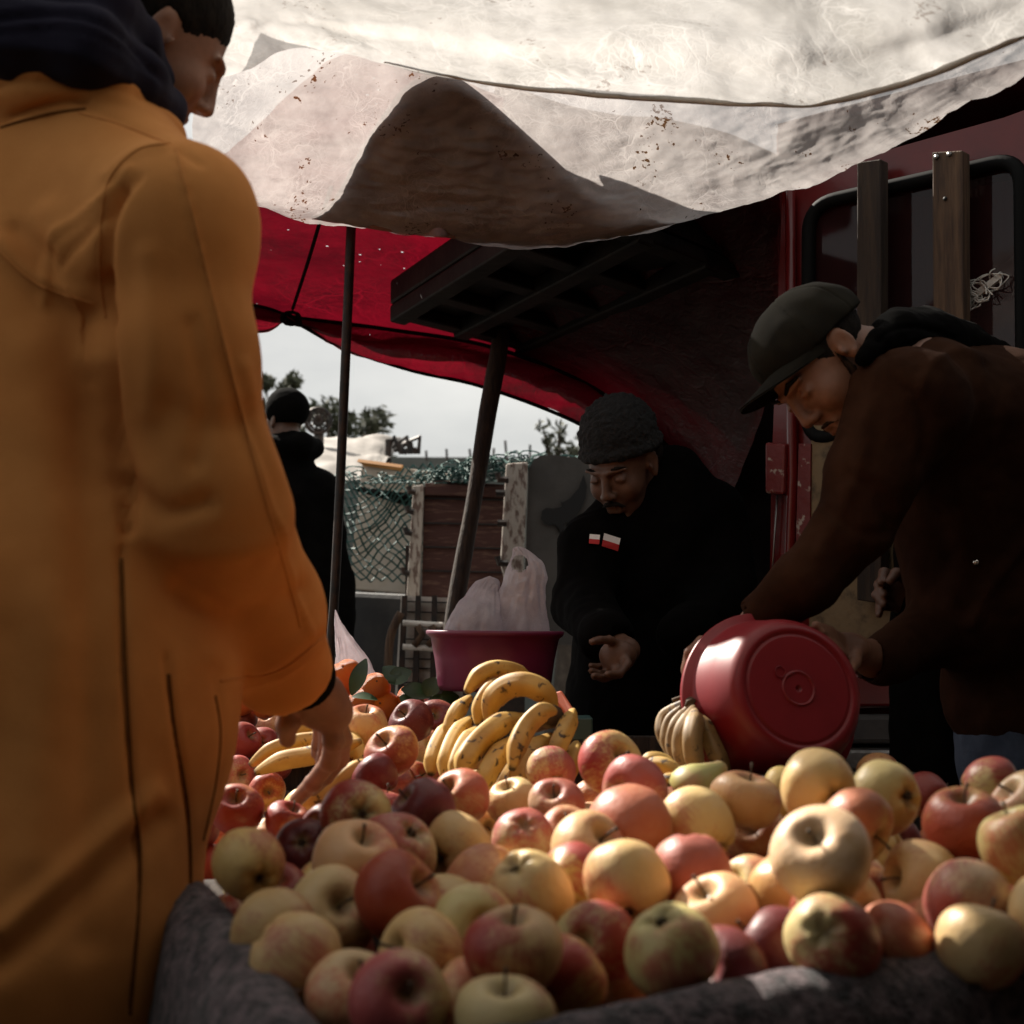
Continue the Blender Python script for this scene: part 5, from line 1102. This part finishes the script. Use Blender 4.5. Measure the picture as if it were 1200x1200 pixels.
# hand: back of the hand, four fingers reaching down and curling left, thumb apart on the left
S.cap(wr, P(372, 812, 1.865), .026, .027, .02); S.ell(P(374, 822, 1.88), (.036, .024, .036), None, .015)
for kx, ky, kd, kr in ((391, 868, 1.888, .0150), (387, 893, 1.93, .0138), (401, 866, 1.918, .0142), (367, 918, 1.985, .0122), (338, 848, 1.862, .0158)): S.ell(P(kx, ky, kd), (kr, kr, kr * .9), None, .004)
S.cap(P(352, 808, 1.87), P(392, 835, 1.885), .022, .024, .012)
finger(S, [P(386, 835, 1.875), P(391, 868, 1.89), P(386, 893, 1.935), P(366, 918, 1.99), P(348, 937, 2.03)], .0135)
finger(S, [P(394, 838, 1.90), P(401, 866, 1.92), P(399, 890, 1.97), P(382, 910, 2.02), P(366, 925, 2.06)], .013)
finger(S, [P(380, 838, 1.92), P(383, 860, 1.96), P(380, 882, 2.0), P(376, 896, 2.04)], .0105)
finger(S, [P(370, 835, 1.94), P(374, 856, 1.98), P(371, 874, 2.02), P(370, 884, 2.04)], .009)
finger(S, [P(350, 805, 1.865), P(339, 826, 1.86), P(335, 850, 1.865), P(337, 866, 1.875)], .0145)
body1 = S.build('body', M['skin'], t1, smooth_it=1)
S = SDF((loc.x - .62, 1.2, .02), (-.07, 2.3, 1.75), .0058)
lsh = P(-150, 250, 2.0)
S.cap(P(10, 330, 1.74), P(4, 800, 1.61), .215, .235, .05).cap(P(4, 800, 1.61), P(-66, 1120, 1.54), .237, .240, .05).cap(P(-66, 1120, 1.54), (loc.x - .12, 1.60, .10), .235, .25, .05)
S.cap(sh + Vector((-.02, .02, -.01)), lsh, .078, .085, .07).cap(P(105, 165, 1.68), sh + Vector((-.02, .02, .005)), .085, .076, .06)
mid_ = P(214, 420, 1.53)
S.chain([sh, mid_, eb, P(300, 715, 1.72), P(331, 776, 1.79)], [.074, .076, .082, .070, .062], .035)
S.cap(P(-130, 260, 2.0), P(-190, 640, 2.0), .085, .085, .03)
S.cap(P(334, 782, 1.80), P(352, 812, 1.86), .050, .050, .008, True)             # sleeve opening
S.chain([P(-40, 112, 1.62), P(50, 100, 1.58), P(125, 112, 1.60), P(188, 158, 1.68), P(214, 185, 1.78)], [.034, .036, .034, .026, .022], .014)   # collar
fo = folds([([(205, 172), (228, 260), (262, 400), (300, 540), (345, 690), (362, 745)], 3, .0035), ([(138, 215), (122, 265), (118, 330), (126, 375)], 8, -.014), ([(118, 330), (124, 420), (130, 500), (142, 560), (150, 620)], 8, -.018), ([(60, 250), (90, 330), (100, 420)], 16, .008), ([(170, 300), (180, 400), (175, 480)], 16, .005), ([(225, 380), (240, 470), (230, 540)], 12, -.005),
            ([(150, 195), (100, 245), (62, 290), (50, 360)], 4, .0045), ([(160, 205), (112, 258), (80, 310)], 5, -.0045), ([(200, 168), (160, 175), (120, 205)], 6, .004), ([(90, 120), (150, 145), (200, 168), (235, 190)], 4, -.003),
            ([(0, 290), (45, 330), (110, 350)], 14, .008), ([(20, 270), (60, 300)], 10, -.006), ([(145, 640), (148, 800), (156, 930), (164, 1020), (152, 1180)], 4, -.0045), ([(196, 770), (204, 850), (220, 950), (222, 1060), (205, 1130)], 4, -.004),
            ([(250, 800), (258, 860), (250, 930)], 4, -.003), ([(40, 420), (60, 700), (40, 1000)], 30, .006), ([(100, 480), (108, 760), (100, 1100)], 22, -.006), ([(0, 1090), (90, 1010), (180, 930)], 14, .008), ([(0, 1130), (110, 1040), (190, 960)], 14, -.008),
            ([(140, 560), (190, 600), (240, 590)], 14, -.009), ([(150, 620), (220, 650), (300, 640), (345, 600)], 16, .006), ([(200, 480), (260, 500), (318, 480)], 20, -.004), ([(215, 690), (280, 720), (350, 690)], 14, -.006), ([(290, 430), (312, 520), (345, 590)], 10, .005),
            ([(250, 770), (310, 780), (372, 730)], 10, .004), ([(262, 800), (330, 792), (384, 752)], 3, .003), ([(255, 792), (325, 783), (380, 742)], 3, -.003), ([(190, 120), (120, 100), (30, 95), (0, 100)], 5, -.005), ([(0, 142), (60, 122), (100, 118)], 4, -.006)],
           rough(.007, 4, .0022, 15))
coat_o = S.build('coat', M['coat'], t1, fo, 2)
from mathutils.bvhtree import BVHTree
cbv = BVHTree.FromPolygons([tuple(v.co) for v in coat_o.data.vertices], [tuple(p.vertices) for p in coat_o.data.polygons])
M['thread'] = pbr('coat_seam', (.13, .05, .012), (.20, .08, .02), 40, .95, spec=.1)
for pl, r_ in (([(205, 170), (228, 260), (262, 400), (298, 540), (338, 680), (352, 735)], .0013), ([(142, 655), (148, 800), (156, 930), (164, 1020), (152, 1190)], .0022), ([(198, 790), (204, 850), (220, 950), (222, 1060), (208, 1120)], .0022), ([(252, 815), (258, 860), (252, 920), (238, 985)], .0016),
               ([(200, 168), (160, 176), (128, 210), (118, 262), (117, 330), (124, 372)], .0014), ([(92, 132), (140, 146), (198, 168)], .0014), ([(0, 296), (45, 334), (110, 356)], .0014), ([(258, 798), (325, 787), (380, 746)], .0014), ([(0, 150), (55, 134), (100, 128)], .0018)):
    pp_ = []
    for x, y in cr1(np.array(pl, float), 60):
        h_ = cbv.ray_cast(Vector((0, 0, CAMZ)), (P(x, y, 1) - Vector((0, 0, CAMZ))).normalized())
        if h_[0] is not None and (not pp_ or (h_[0] - pp_[-1]).length < .05): pp_.append(h_[0] + h_[1] * .0002)
    if len(pp_) > 3: MB().tube(pp_, r_, 6).build('seam', M['thread'] if r_ > .0015 else M['coat'], t1, True)
S = SDF(*box_of([wr, P(330, 760, 1.78), P(380, 800, 1.88)], .09), .004); S.cap(P(330, 765, 1.78), P(352, 792, 1.845), .050, .044, 0).cap(P(345, 785, 1.83), P(366, 815, 1.88), .034, .034, .004, True)
S.build('cuff', M['black_cloth'], t1)
S = SDF((loc.x - .35, 1.35, 1.45), (-.2, 2.1, 1.95), .005)
S.chain([P(-60, 60, 1.62), P(20, 48, 1.56), P(100, 55, 1.56), P(158, 88, 1.62), P(192, 124, 1.70), P(200, 145, 1.77)], [.040, .046, .044, .034, .022, .017], .012)
S.chain([P(-40, 8, 1.66), P(50, -2, 1.60), P(120, 12, 1.60), P(162, 45, 1.66), P(190, 92, 1.73)], [.040, .046, .042, .026, .017], .010)
S.chain([P(-20, 60, 1.8), P(90, 60, 1.82), P(150, 120, 1.82)], [.08, .07, .05], .02)
S.build('hood', M['navy'], t1, folds([([(0, 20), (90, 18), (160, 55), (205, 110)], 5, -.008), ([(0, 55), (80, 60), (150, 95)], 8, .004), ([(0, 38), (100, 38), (180, 85)], 4, -.003)], rough(.006, 9, .001, 60)))
S = SDF(*box_of([ho], .17), .0035); T = lambda x, y, z: tuple(ho + Ro @ Vector((x, y, z)))
S.ell(T(-.014, 0, .045), (.088, .071, .077), Ro, 0); S.ell(T(.096, 0, .000), (.054, .08, .056), Ro, .006, True); S.ell(T(.040, 0, -.040), (.040, .10, .045), Ro, .004, True); S.ell(T(0, -.070, -.005), (.020, .03, .031), Ro, .003, True)
S.build('hair', M['hair'], t1, rough(.001, 40, .0012, 220))
S = SDF((loc.x - .35, 1.4, -.03), (loc.x + .32, 2.05, .62), .01)
for s in (-.1, .12): S.cap((loc.x + s, 1.72, .55), (loc.x + s, 1.72, .06), .085, .07); 
for s in (-.1, .12): S.ell((loc.x + s + .04, 1.77, .02), (.06, .13, .05), None, .02)
S.build('trousers', M['black_cloth'], t1)
# ---------------------------------------------------------------- man in the beanie
Rb = frame((-.42, -.66, -.52), (-.18, -.28, .9)); D = 3.28; hd = P(730, 545, D); tb = empty('person', (hd.x + .08, D + .05, 0), 'moustached person in black with a knit beanie and two red-white chest patches, looking down', 'person')
cx = P(770, 700, D).x
S = SDF((hd.x - .35, D - .75, .5), (hd.x + .55, D + .4, 1.75), .0045)
head(S, hd, Rb, .95)
cn = Vector((cx, D + .14, 1.24)); S.cap(hd + Rb @ Vector((-.03, 0, -.05)), cn, .050, .05, .02); S.cap(cn, (cx, D + .13, .6), .05, .09, .03)
wrb = P(735, 762, 2.88); ebr = P(690, 740, 3.1)
S.chain([P(700, 640, D + .04), P(690, 705, D - .04), P(708, 748, 2.97), wrb], [.045, .038, .03, .024], .02)
S.ell(P(724, 768, 2.84), (.036, .026, .030), None, .012); S.cap(wrb, P(722, 778, 2.84), .022, .024, .01)
finger(S, [P(726, 756, 2.84), P(714, 750, 2.81), P(703, 750, 2.79), P(694, 752, 2.775)], .0095)
finger(S, [P(730, 766, 2.83), P(735, 778, 2.81), P(726, 790, 2.79), P(712, 790, 2.77)], .0095)
finger(S, [P(724, 776, 2.83), P(722, 790, 2.81), P(708, 795, 2.79), P(696, 792, 2.77)], .0095)
finger(S, [P(716, 778, 2.85), P(712, 789, 2.84), P(702, 790, 2.82), P(693, 786, 2.81)], .009)
finger(S, [P(718, 772, 2.87), P(708, 780, 2.87), P(700, 782, 2.86), P(692, 780, 2.85)], .008)
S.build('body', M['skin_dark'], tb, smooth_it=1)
S = SDF((hd.x - .36, D - .75, .0), (hd.x + .75, D + .45, 1.7), .008)
S.cap((cx - .01, D + .14, 1.20), (cx + .0, D + .12, .65), .165, .20, .05).cap((cx, D + .12, .65), (cx, D + .12, .15), .20, .19, .05)
S.cap(P(700, 640, D + .05), P(828, 605, D + .14), .07, .085, .07); S.cap(P(790, 560, D + .12), P(740, 600, D + .05), .07, .07, .05)
S.chain([P(694, 645, D), P(682, 705, D - .05), P(712, 752, 2.94)], [.078, .066, .050], .02); S.cap(P(722, 757, 2.92), P(745, 765, 2.85), .034, .034, .006, True)
S.chain([P(834, 610, D + .14), P(850, 700, D + .06), P(800, 745, 3.05)], [.08, .068, .05], .03)
jk = S.build('jacket', M['black_cloth'], tb, rough(.012, 6, .001, 40, 3))
S = SDF(*box_of([hd], .26), .004); o = hd; T = lambda x, y, z: tuple(o + Rb @ Vector((x, y, z)))
S.ell(T(-.018, 0, .066), (.100, .085, .090), Rb, 0); S.plane(T(0, 0, .030), tuple(Rb @ Vector((.25, 0, -1)).normalized()), 0)
for k in range(36):
    a = 2 * PI * k / 36; a2 = a + 2 * PI / 36; S.cap(T(-.016 + .094 * math.cos(a), .077 * math.sin(a), .040 + .02 * math.cos(a)), T(-.016 + .094 * math.cos(a2), .077 * math.sin(a2), .040 + .02 * math.cos(a2)), .013, None, .006)
S.build('beanie', M['beanie'], tb, lambda pos, nn=None: np.array([.0035 * (abs(noise.noise(Vector(p) * 75)) * 2 - .5) * (1 + .6 * min(1, max(0, (p[2] - o.z - .07) * 12))) for p in pos]), 1)
S = SDF(*box_of([hd], .2), .0028); S.chain([T(.088, -.026, -.056), T(.096, -.012, -.046), T(.0975, 0, -.044), T(.096, .012, -.046), T(.088, .026, -.056)], [.003, .0055, .0055, .0055, .003], .003)
S.build('moustache', M['hair'], tb, rough(.001, 60, .001, 300))
S = SDF(*box_of([hd], .2), .0035)
for s in (1, -1): S.chain([T(.0895, s * .013, .031), T(.0855, s * .032, .036), T(.074, s * .049, .031)], [.003, .004, .003], .002)
S.ell(T(-.045, 0, .01), (.062, .078, .055), Rb, 0)
S.build('hair', M['hair'], tb, rough(.001, 60, .001, 300))
dg = bpy.context.evaluated_depsgraph_get()
def hit(o, px, py):
    from mathutils.bvhtree import BVHTree
    bv = BVHTree.FromPolygons([tuple(v.co) for v in o.data.vertices], [tuple(p.vertices) for p in o.data.polygons]); c = Vector((0, 0, CAMZ)); d = (P(px, py, 1) - c).normalized()
    return bv.ray_cast(c, d)[0]
def onto(o, pts, off): 
    r = []
    for x, y in pts:
        h_ = hit(o, x, y); r.append((h_ if h_ else P(x, y, D)) + Vector((0, -off, 0)))
    return r
for q4 in ([(691, 626), (703, 627), (702, 638), (690, 637)], [(708, 625), (727, 631), (724, 646), (705, 640)]):
    lp = lambda a, c, f: (a[0] + (c[0] - a[0]) * f, a[1] + (c[1] - a[1]) * f)
    u0, u1 = lp(q4[0], q4[3], .5), lp(q4[1], q4[2], .5)
    for c4, mt in (([q4[0], q4[1], u1, u0], M['cloth_white']), ([u0, u1, q4[2], q4[3]], M['cloth_red'])):
        b = MB(); b.quad(*onto(jk, c4, .006), .004, (0, 1, 0)); b.build('patch', mt, tb)
# ---------------------------------------------------------------- bending man
Rc = frame((-.50, -.30, -.80), (-.74, .0, .52)); D = 2.30; hc = P(987, 404, D) - Rc @ Vector((0, .074, 0)) if False else P(987, 404, D + .02) + Rc @ Vector((0, -.074, 0))
tcn = empty('person', (P(1150, 900, 2.5).x, 2.6, 0), 'bearded person in dark cap and brown sweater bending to tip the red basin', 'person')
shc = P(1062, 478, 2.32); ebc = P(1000, 612, 2.30); wrc = P(900, 716, 2.30)
S = SDF((P(790, 700, 2.2).x, 1.95, .6), (P(1300, 400, 2.7).x, 2.95, 1.72), .0042)
Th = head(S, hc, Rc, .97)
nbc = P(1060, 430, 2.42); S.cap(hc + Rc @ Vector((-.035, 0, -.03)), nbc, .054, .062, .02); S.cap(nbc + Vector((.02, 0, -.05)), P(1190, 640, 2.58), .05, .08, .03); S.cap(nbc, shc, .06, .05, .02)
S.chain([shc, ebc, wrc, P(866, 752, 2.32)], [.044, .036, .026, .028], .02)
S.ell(P(842, 768, 2.32), (.040, .028, .034), None, .012)
for k, (a, b_, c_, d_) in enumerate((((838, 754), (822, 752), (808, 765), (803, 785)), ((836, 764), (820, 764), (807, 778), (804, 798)), ((840, 774), (825, 778), (812, 790), (808, 808)), ((846, 782), (832, 790), (820, 800), (814, 815)))):
    finger(S, [P(*a, 2.30), P(*b_, 2.27), P(*c_, 2.255), P(*d_, 2.265)], .0098 - .0006 * k)
finger(S, [P(852, 764, 2.33), P(846, 754, 2.33), P(840, 748, 2.32), P(834, 746, 2.31)], .0105)
# his other hand behind the top right of the basin
w2 = P(1024, 772, 2.42); S.chain([P(1150, 560, 2.62), P(1130, 720, 2.55), w2, P(1004, 765, 2.38)], [.05, .042, .027, .026], .02); S.ell(P(992, 760, 2.34), (.038, .026, .026), None, .012)
for k, (a, b_, c_) in enumerate((((986, 750), (972, 740), (956, 733)), ((988, 758), (975, 748), (962, 741)), ((990, 766), (980, 758), (970, 752)), ((994, 772), (986, 766), (980, 762)))):
    finger(S, [P(*a, 2.33), P(*b_, 2.27), P(*c_, 2.21)], .0095 - .0005 * k)
finger(S, [P(1004, 762, 2.33), P(1002, 776, 2.28), P(996, 786, 2.24)], .0105)
S.build('body', M['skin'], tcn, smooth_it=1)
S = SDF((P(850, 700, 2.2).x, 1.95, .72), (P(1420, 400, 2.9).x, 3.05, 1.75), .006)
S.chain([P(1090, 478, 2.42), P(1170, 524, 2.55), P(1230, 640, 2.62)], [.115, .165, .18], .05).cap(P(1230, 640, 2.62), P(1215, 800, 2.62), .18, .16, .05)
S.cap(P(1130, 640, 2.55), P(1125, 700, 2.52), .09, .085, .06).cap(P(1120, 560, 2.5), P(1160, 700, 2.55), .12, .13, .05)
S.chain([shc, P(1022, 560, 2.30), ebc, P(945, 682, 2.28), P(893, 724, 2.295)], [.098, .068, .056, .046, .036], .02)
S.cap(P(886, 730, 2.3), P(862, 748, 2.31), .030, .030, .005, True)
S.chain([P(1140, 600, 2.62), P(1120, 722, 2.55), P(1030, 775, 2.42)], [.075, .066, .042], .02); S.cap(P(1020, 775, 2.41), P(1000, 770, 2.38), .03, .03, .005, True)
S.build('sweater', M['brown_knit'], tcn, folds([([(1035, 410), (1045, 440), (1060, 455), (1078, 462)], 3, -.003), ([(1078, 462), (1090, 430), (1120, 412), (1150, 420)], 6, .005), ([(1075, 468), (1085, 500), (1080, 540)], 7, -.005),
     ([(1020, 470), (1010, 540), (985, 600), (960, 650)], 9, .006), ([(1000, 560), (1030, 580), (1040, 620)], 9, -.006), ([(960, 590), (1000, 620), (1030, 625)], 6, -.005), ([(1140, 730), (1160, 690), (1200, 640)], 7, .007), ([(1120, 560), (1130, 640), (1120, 700)], 14, .008)], rough(.010, 6, .0012, 50, 7)))
S = SDF((P(960, 400, 2.2).x, 2.0, 1.2), (P(1330, 400, 2.7).x, 2.9, 1.75), .0045)
S.chain([P(1012, 420, 2.29), P(1030, 398, 2.32), P(1060, 386, 2.38), P(1100, 388, 2.46), P(1150, 404, 2.52)], [.012, .017, .020, .022, .020], .012).chain([P(1040, 415, 2.36), P(1055, 388, 2.44), P(1085, 386, 2.52), P(1130, 402, 2.56), P(1180, 425, 2.6)], [.024, .034, .036, .036, .03], .012)
S.cap(P(1050, 400, 2.4), P(1110, 405, 2.5), .045, .05, .03)
S.build('hood', M['black_cloth'], tcn, folds([([(1030, 400), (1050, 385), (1085, 384), (1120, 396)], 3, -.005), ([(1040, 412), (1070, 396), (1110, 398)], 3, .003)], rough(.004, 14, .0008, 90)))
o = hc; T = lambda x, y, z: tuple(o + Rc @ Vector((x, y, z)))
S = SDF(*box_of([hc], .24), .0032)
S.ell(T(-.018, 0, .030), (.093, .0765, .072), Rc, 0); S.ell(T(.10, 0, -.01), (.055, .075, .075), Rc, .005, True); S.ell(T(.03, 0, -.06), (.05, .12, .050), Rc, .004, True); S.ell(T(-.004, .078, -.004), (.021, .03, .034), Rc, .003, True)
S.build('hair', M['hair'], tcn, rough(.001, 50, .001, 260))
S = SDF(*box_of([hc], .24), .003)
q97 = lambda x, y, z: T(x * .97, y * .97, z * .97)
S.ell(q97(.040, 0, -.073), (.0495, .0475, .0375), Rc, 0); S.cap(q97(.072, -.010, -.100), q97(.072, .010, -.100), .0178, None, .01); S.chain([q97(.010, .066, .004), q97(.018, .061, -.035), q97(.036, .050, -.066), q97(.060, .034, -.092)], [.004, .0065, .0085, .0095], .006); S.cap(q97(.016, -.060, -.005), q97(.022, -.050, -.060), .010, .014, .012)
S.ell(q97(.088, 0, -.050), (.034, .034, .029), Rc, .004, True); S.ell(q97(.070, 0, -.010), (.040, .058, .034), Rc, .004, True)
S.chain([q97(.092, .026, -.062), q97(.1005, .010, -.050), q97(.1005, -.010, -.050), q97(.092, -.026, -.062)], [.002, .0034, .0034, .002], .002)
S.build('beard', M['stubble'], tcn, rough(.001, 60, .001, 300))
S = SDF(*box_of([hc], .24), .003)
for s in (1, -1): S.chain([T(.095, s * .014, .031), T(.091, s * .034, .038), T(.078, s * .052, .032)], [.0035, .0045, .003], .002)
S.build('eyebrows', M['hair'], tcn)
Rk = Rc
Rc = Rc @ Matrix.Rotation(-.30, 3, 'Y')
# cap: dome, cut at the brow, with seam grooves; separate curved brim and button
tc_ = S = SDF(*box_of([hc], .30), .0035)
S.ell(T(-.012, 0, .0475), (.106, .086, .085), Rc, 0); S.ell(T(.040, 0, .058), (.052, .060, .044), Rc, .03)
S.plane(T(0, 0, .026), tuple(Rc @ Vector((-.10, 0, -1)).normalized()), 0)
inn_ = S.ell(T(-.010, 0, .020), (.099, .079, .080), Rc, .004, True)
def capd(pos, nn=None):
    L = np.array([(Rc.transposed() @ (Vector(p) - o))[:] for p in pos]); r = np.zeros(len(pos)); an = np.arctan2(L[:, 1], L[:, 0] + .01)
    for k in range(3):
        a = k * PI / 3; dd = np.abs(L[:, 1] * math.cos(a) - (L[:, 0] + .01) * math.sin(a)); r -= .002 * np.exp(-(dd / .002) ** 2)
    r += np.array([.003 * noise.noise(Vector(p) * 28) for p in pos]); return r
cp = S.build('cap', M['cap'], tcn, capd)
vs = []; nu, nv = 30, 14
for side in (0, 1):
    for j in range(nv + 1):
        for i in range(nu + 1):
            a = -1.12 + 2.24 * i / nu; f = j / nv; r_in = .100; ext = .088 * (1 - (abs(a) / 1.12) ** 2.6) ** .6
            x = -.014 + r_in * .93 * math.cos(a) + f * ext; y = .080 * math.sin(a) * (1 - .05 * f); z = .034 - .012 * f - .20 * (y ** 2) * 14 * (.5 + f) * .7 + .010 * math.cos(a) - side * .003
            vs.append(T(x, y, z))
n1 = (nu + 1) * (nv + 1); fs = []
for s in (0, n1):
    for j in range(nv):
        for i in range(nu):
            q = (s + j * (nu + 1) + i, s + j * (nu + 1) + i + 1, s + (j + 1) * (nu + 1) + i + 1, s + (j + 1) * (nu + 1) + i); fs.append(q if s else q[::-1])
for i in range(nu): fs.append((nv * (nu + 1) + i, nv * (nu + 1) + i + 1, n1 + nv * (nu + 1) + i + 1, n1 + nv * (nu + 1) + i))
br_ = mesh('brim', vs, fs, M['cap'], tcn)
b = MB(); q = hit(cp, 965, 352); 
S = SDF((P(1060, 700, 2.5).x, 2.3, -.03), (P(1420, 700, 2.9).x, 3.1, 1.05), .009)
S.cap(P(1215, 790, 2.62), (P(1215, 800, 2.62).x, 2.60, .10), .15, .09, .05).cap(P(1300, 790, 2.75), (P(1300, 800, 2.8).x, 2.8, .10), .13, .09, .03)
S.ell((P(1215, 800, 2.62).x - .05, 2.55, .03), (.12, .06, .06), None, .03); S.ell((P(1300, 800, 2.8).x - .05, 2.75, .03), (.12, .06, .06), None, .03)
S.build('jeans', M['jeans'], tcn, rough(.008, 7, .001, 60, 5))
b = MB(); q = P(1143, 659, 2.36); h_ = None
sw = [c for c in bpy.data.objects if c.name.startswith('sweater')][0]; q = hit(sw, 1143, 659) or q
bm = bmesh.new(); bmesh.ops.create_uvsphere(bm, u_segments=16, v_segments=10, radius=.0055); me = bpy.data.meshes.new('button'); bm.to_mesh(me); bm.free()
for v in me.vertices: v.co = v.co + q + Vector((0, -.003, 0))
link('button', me, M['metal_btn'], tcn)
# ---------------------------------------------------------------- fourth person, mostly hidden: only the curled fingers show
D = 2.85; te = empty('person', (P(1130, 700, D).x, D + .1, 0), 'person hidden behind the bending one, only curled fingers showing', 'person')
S = SDF((P(1000, 700, D).x, D - .2, .9), (P(1230, 700, D).x, D + .35, 1.7), .004)
w_ = P(1075, 700, D - .02); S.cap(P(1140, 560, D + .1), P(1120, 700, D), .05, .04).cap(P(1120, 700, D), w_, .038, .028, .02); S.ell(P(1056, 692, D - .02), (.040, .024, .044), None, .012); S.ell(P(1130, 520, D + .18), (.09, .09, .10), None, .02); S.cap(P(1130, 540, D + .15), P(1130, 640, D + .15), .06, .1, .02)
for k, (a, b_, c_) in enumerate((((1048, 676), (1036, 671), (1033, 682)), ((1046, 688), (1030, 685), (1036, 697)), ((1046, 700), (1027, 697), (1036, 708)), ((1050, 711), (1031, 710), (1030, 720)))):
    finger(S, [P(*a, D - .03), P(*b_, D - .045), P(*c_, D - .065)], .0115 - .0006 * k)
finger(S, [P(1060, 676, D - .05), P(1050, 672, D - .07), P(1044, 680, D - .08)], .012)
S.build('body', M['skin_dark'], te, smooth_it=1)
S = SDF((P(1040, 700, D).x, D - .25, .0), (P(1290, 700, D).x, D + .45, 1.5), .009)
S.cap(P(1140, 600, D + .15), (P(1140, 700, D).x, D + .15, .1), .16, .15, .04); S.chain([P(1130, 580, D + .08), P(1120, 700, D), P(1072, 704, D - .01)], [.08, .06, .045], .02)
S.build('jacket', M['black_cloth'], te, rough(.01, 6, .001, 40, 9))
# ---------------------------------------------------------------- man far left in the back
D = 5.6; hq = P(334, 494, D); tq = empty('person', (hq.x + .05, D, 0), 'person in a dark cap and dark coat standing far back at left, seen from behind', 'person')
Rq = frame((-.75, .62, -.05), (0, 0, 1)); S = SDF((hq.x - .3, D - .3, .9), (hq.x + .45, D + .3, 2.0), .006); head(S, hq, Rq, .86)
S.cap(hq + Vector((0, 0, -.05)), hq + Vector((.04, 0, -.2)), .055, .06, .02).cap(hq + Vector((.03, 0, -.2)), (hq.x + .03, D, 1.0), .05, .08, .03)
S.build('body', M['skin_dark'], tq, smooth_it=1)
o = hq; T = lambda x, y, z: tuple(o + Rq @ Vector((x, y, z))); S = SDF(*box_of([hq], .25), .005)
S.ell(T(-.014, 0, .045), (.092, .076, .083), Rq, 0); S.plane(T(0, 0, -.012), (0, 0, -1), .005); S.cap(T(.08, -.03, .03), T(.08, .03, .03), .02, None, .01).cap(T(.10, -.03, .025), T(.15, 0, .015), .012, .008, .02).cap(T(.10, .03, .025), T(.15, 0, .015), .012, .008, .02)
S.build('cap', M['black_cloth'], tq, rough(.003, 12, .0005, 60))
S = SDF((hq.x - .35, D - .4, .0), (hq.x + .55, D + .4, 1.85), .009); xb = hq.x + .03
S.cap((xb, D, 1.50), (xb + .03, D, .35), .15, .22, .05).cap((xb - .16, D, 1.60), (xb + .11, D, 1.57), .07, .07, .06).chain([(xb + .11, D, 1.56), (xb + .17, D - .02, 1.22), (xb + .20, D - .1, .95)], [.07, .065, .055], .03).chain([hq + Vector((-.05, -.06, -.10)), hq + Vector((.07, -.07, -.10)), hq + Vector((.10, .02, -.10))], [.045, .045, .04], .03)
S.cap(hq + Vector((.0, 0, -.10)), (xb, D, 1.5), .082, .12, .03)
S.build('coat', M['black_cloth'], tq, rough(.014, 5, .002, 30, 4))
S = SDF((hq.x - .3, D - .3, -.03), (hq.x + .45, D + .3, .5), .012)
for s in (-.06, .14): S.cap((hq.x + s, D, .45), (hq.x + s, D, .05), .08, .07, .02); S.ell((hq.x + s - .03, D + .05, .02), (.06, .13, .05), None, .02)
S.build('trousers', M['black_cloth'], tq)
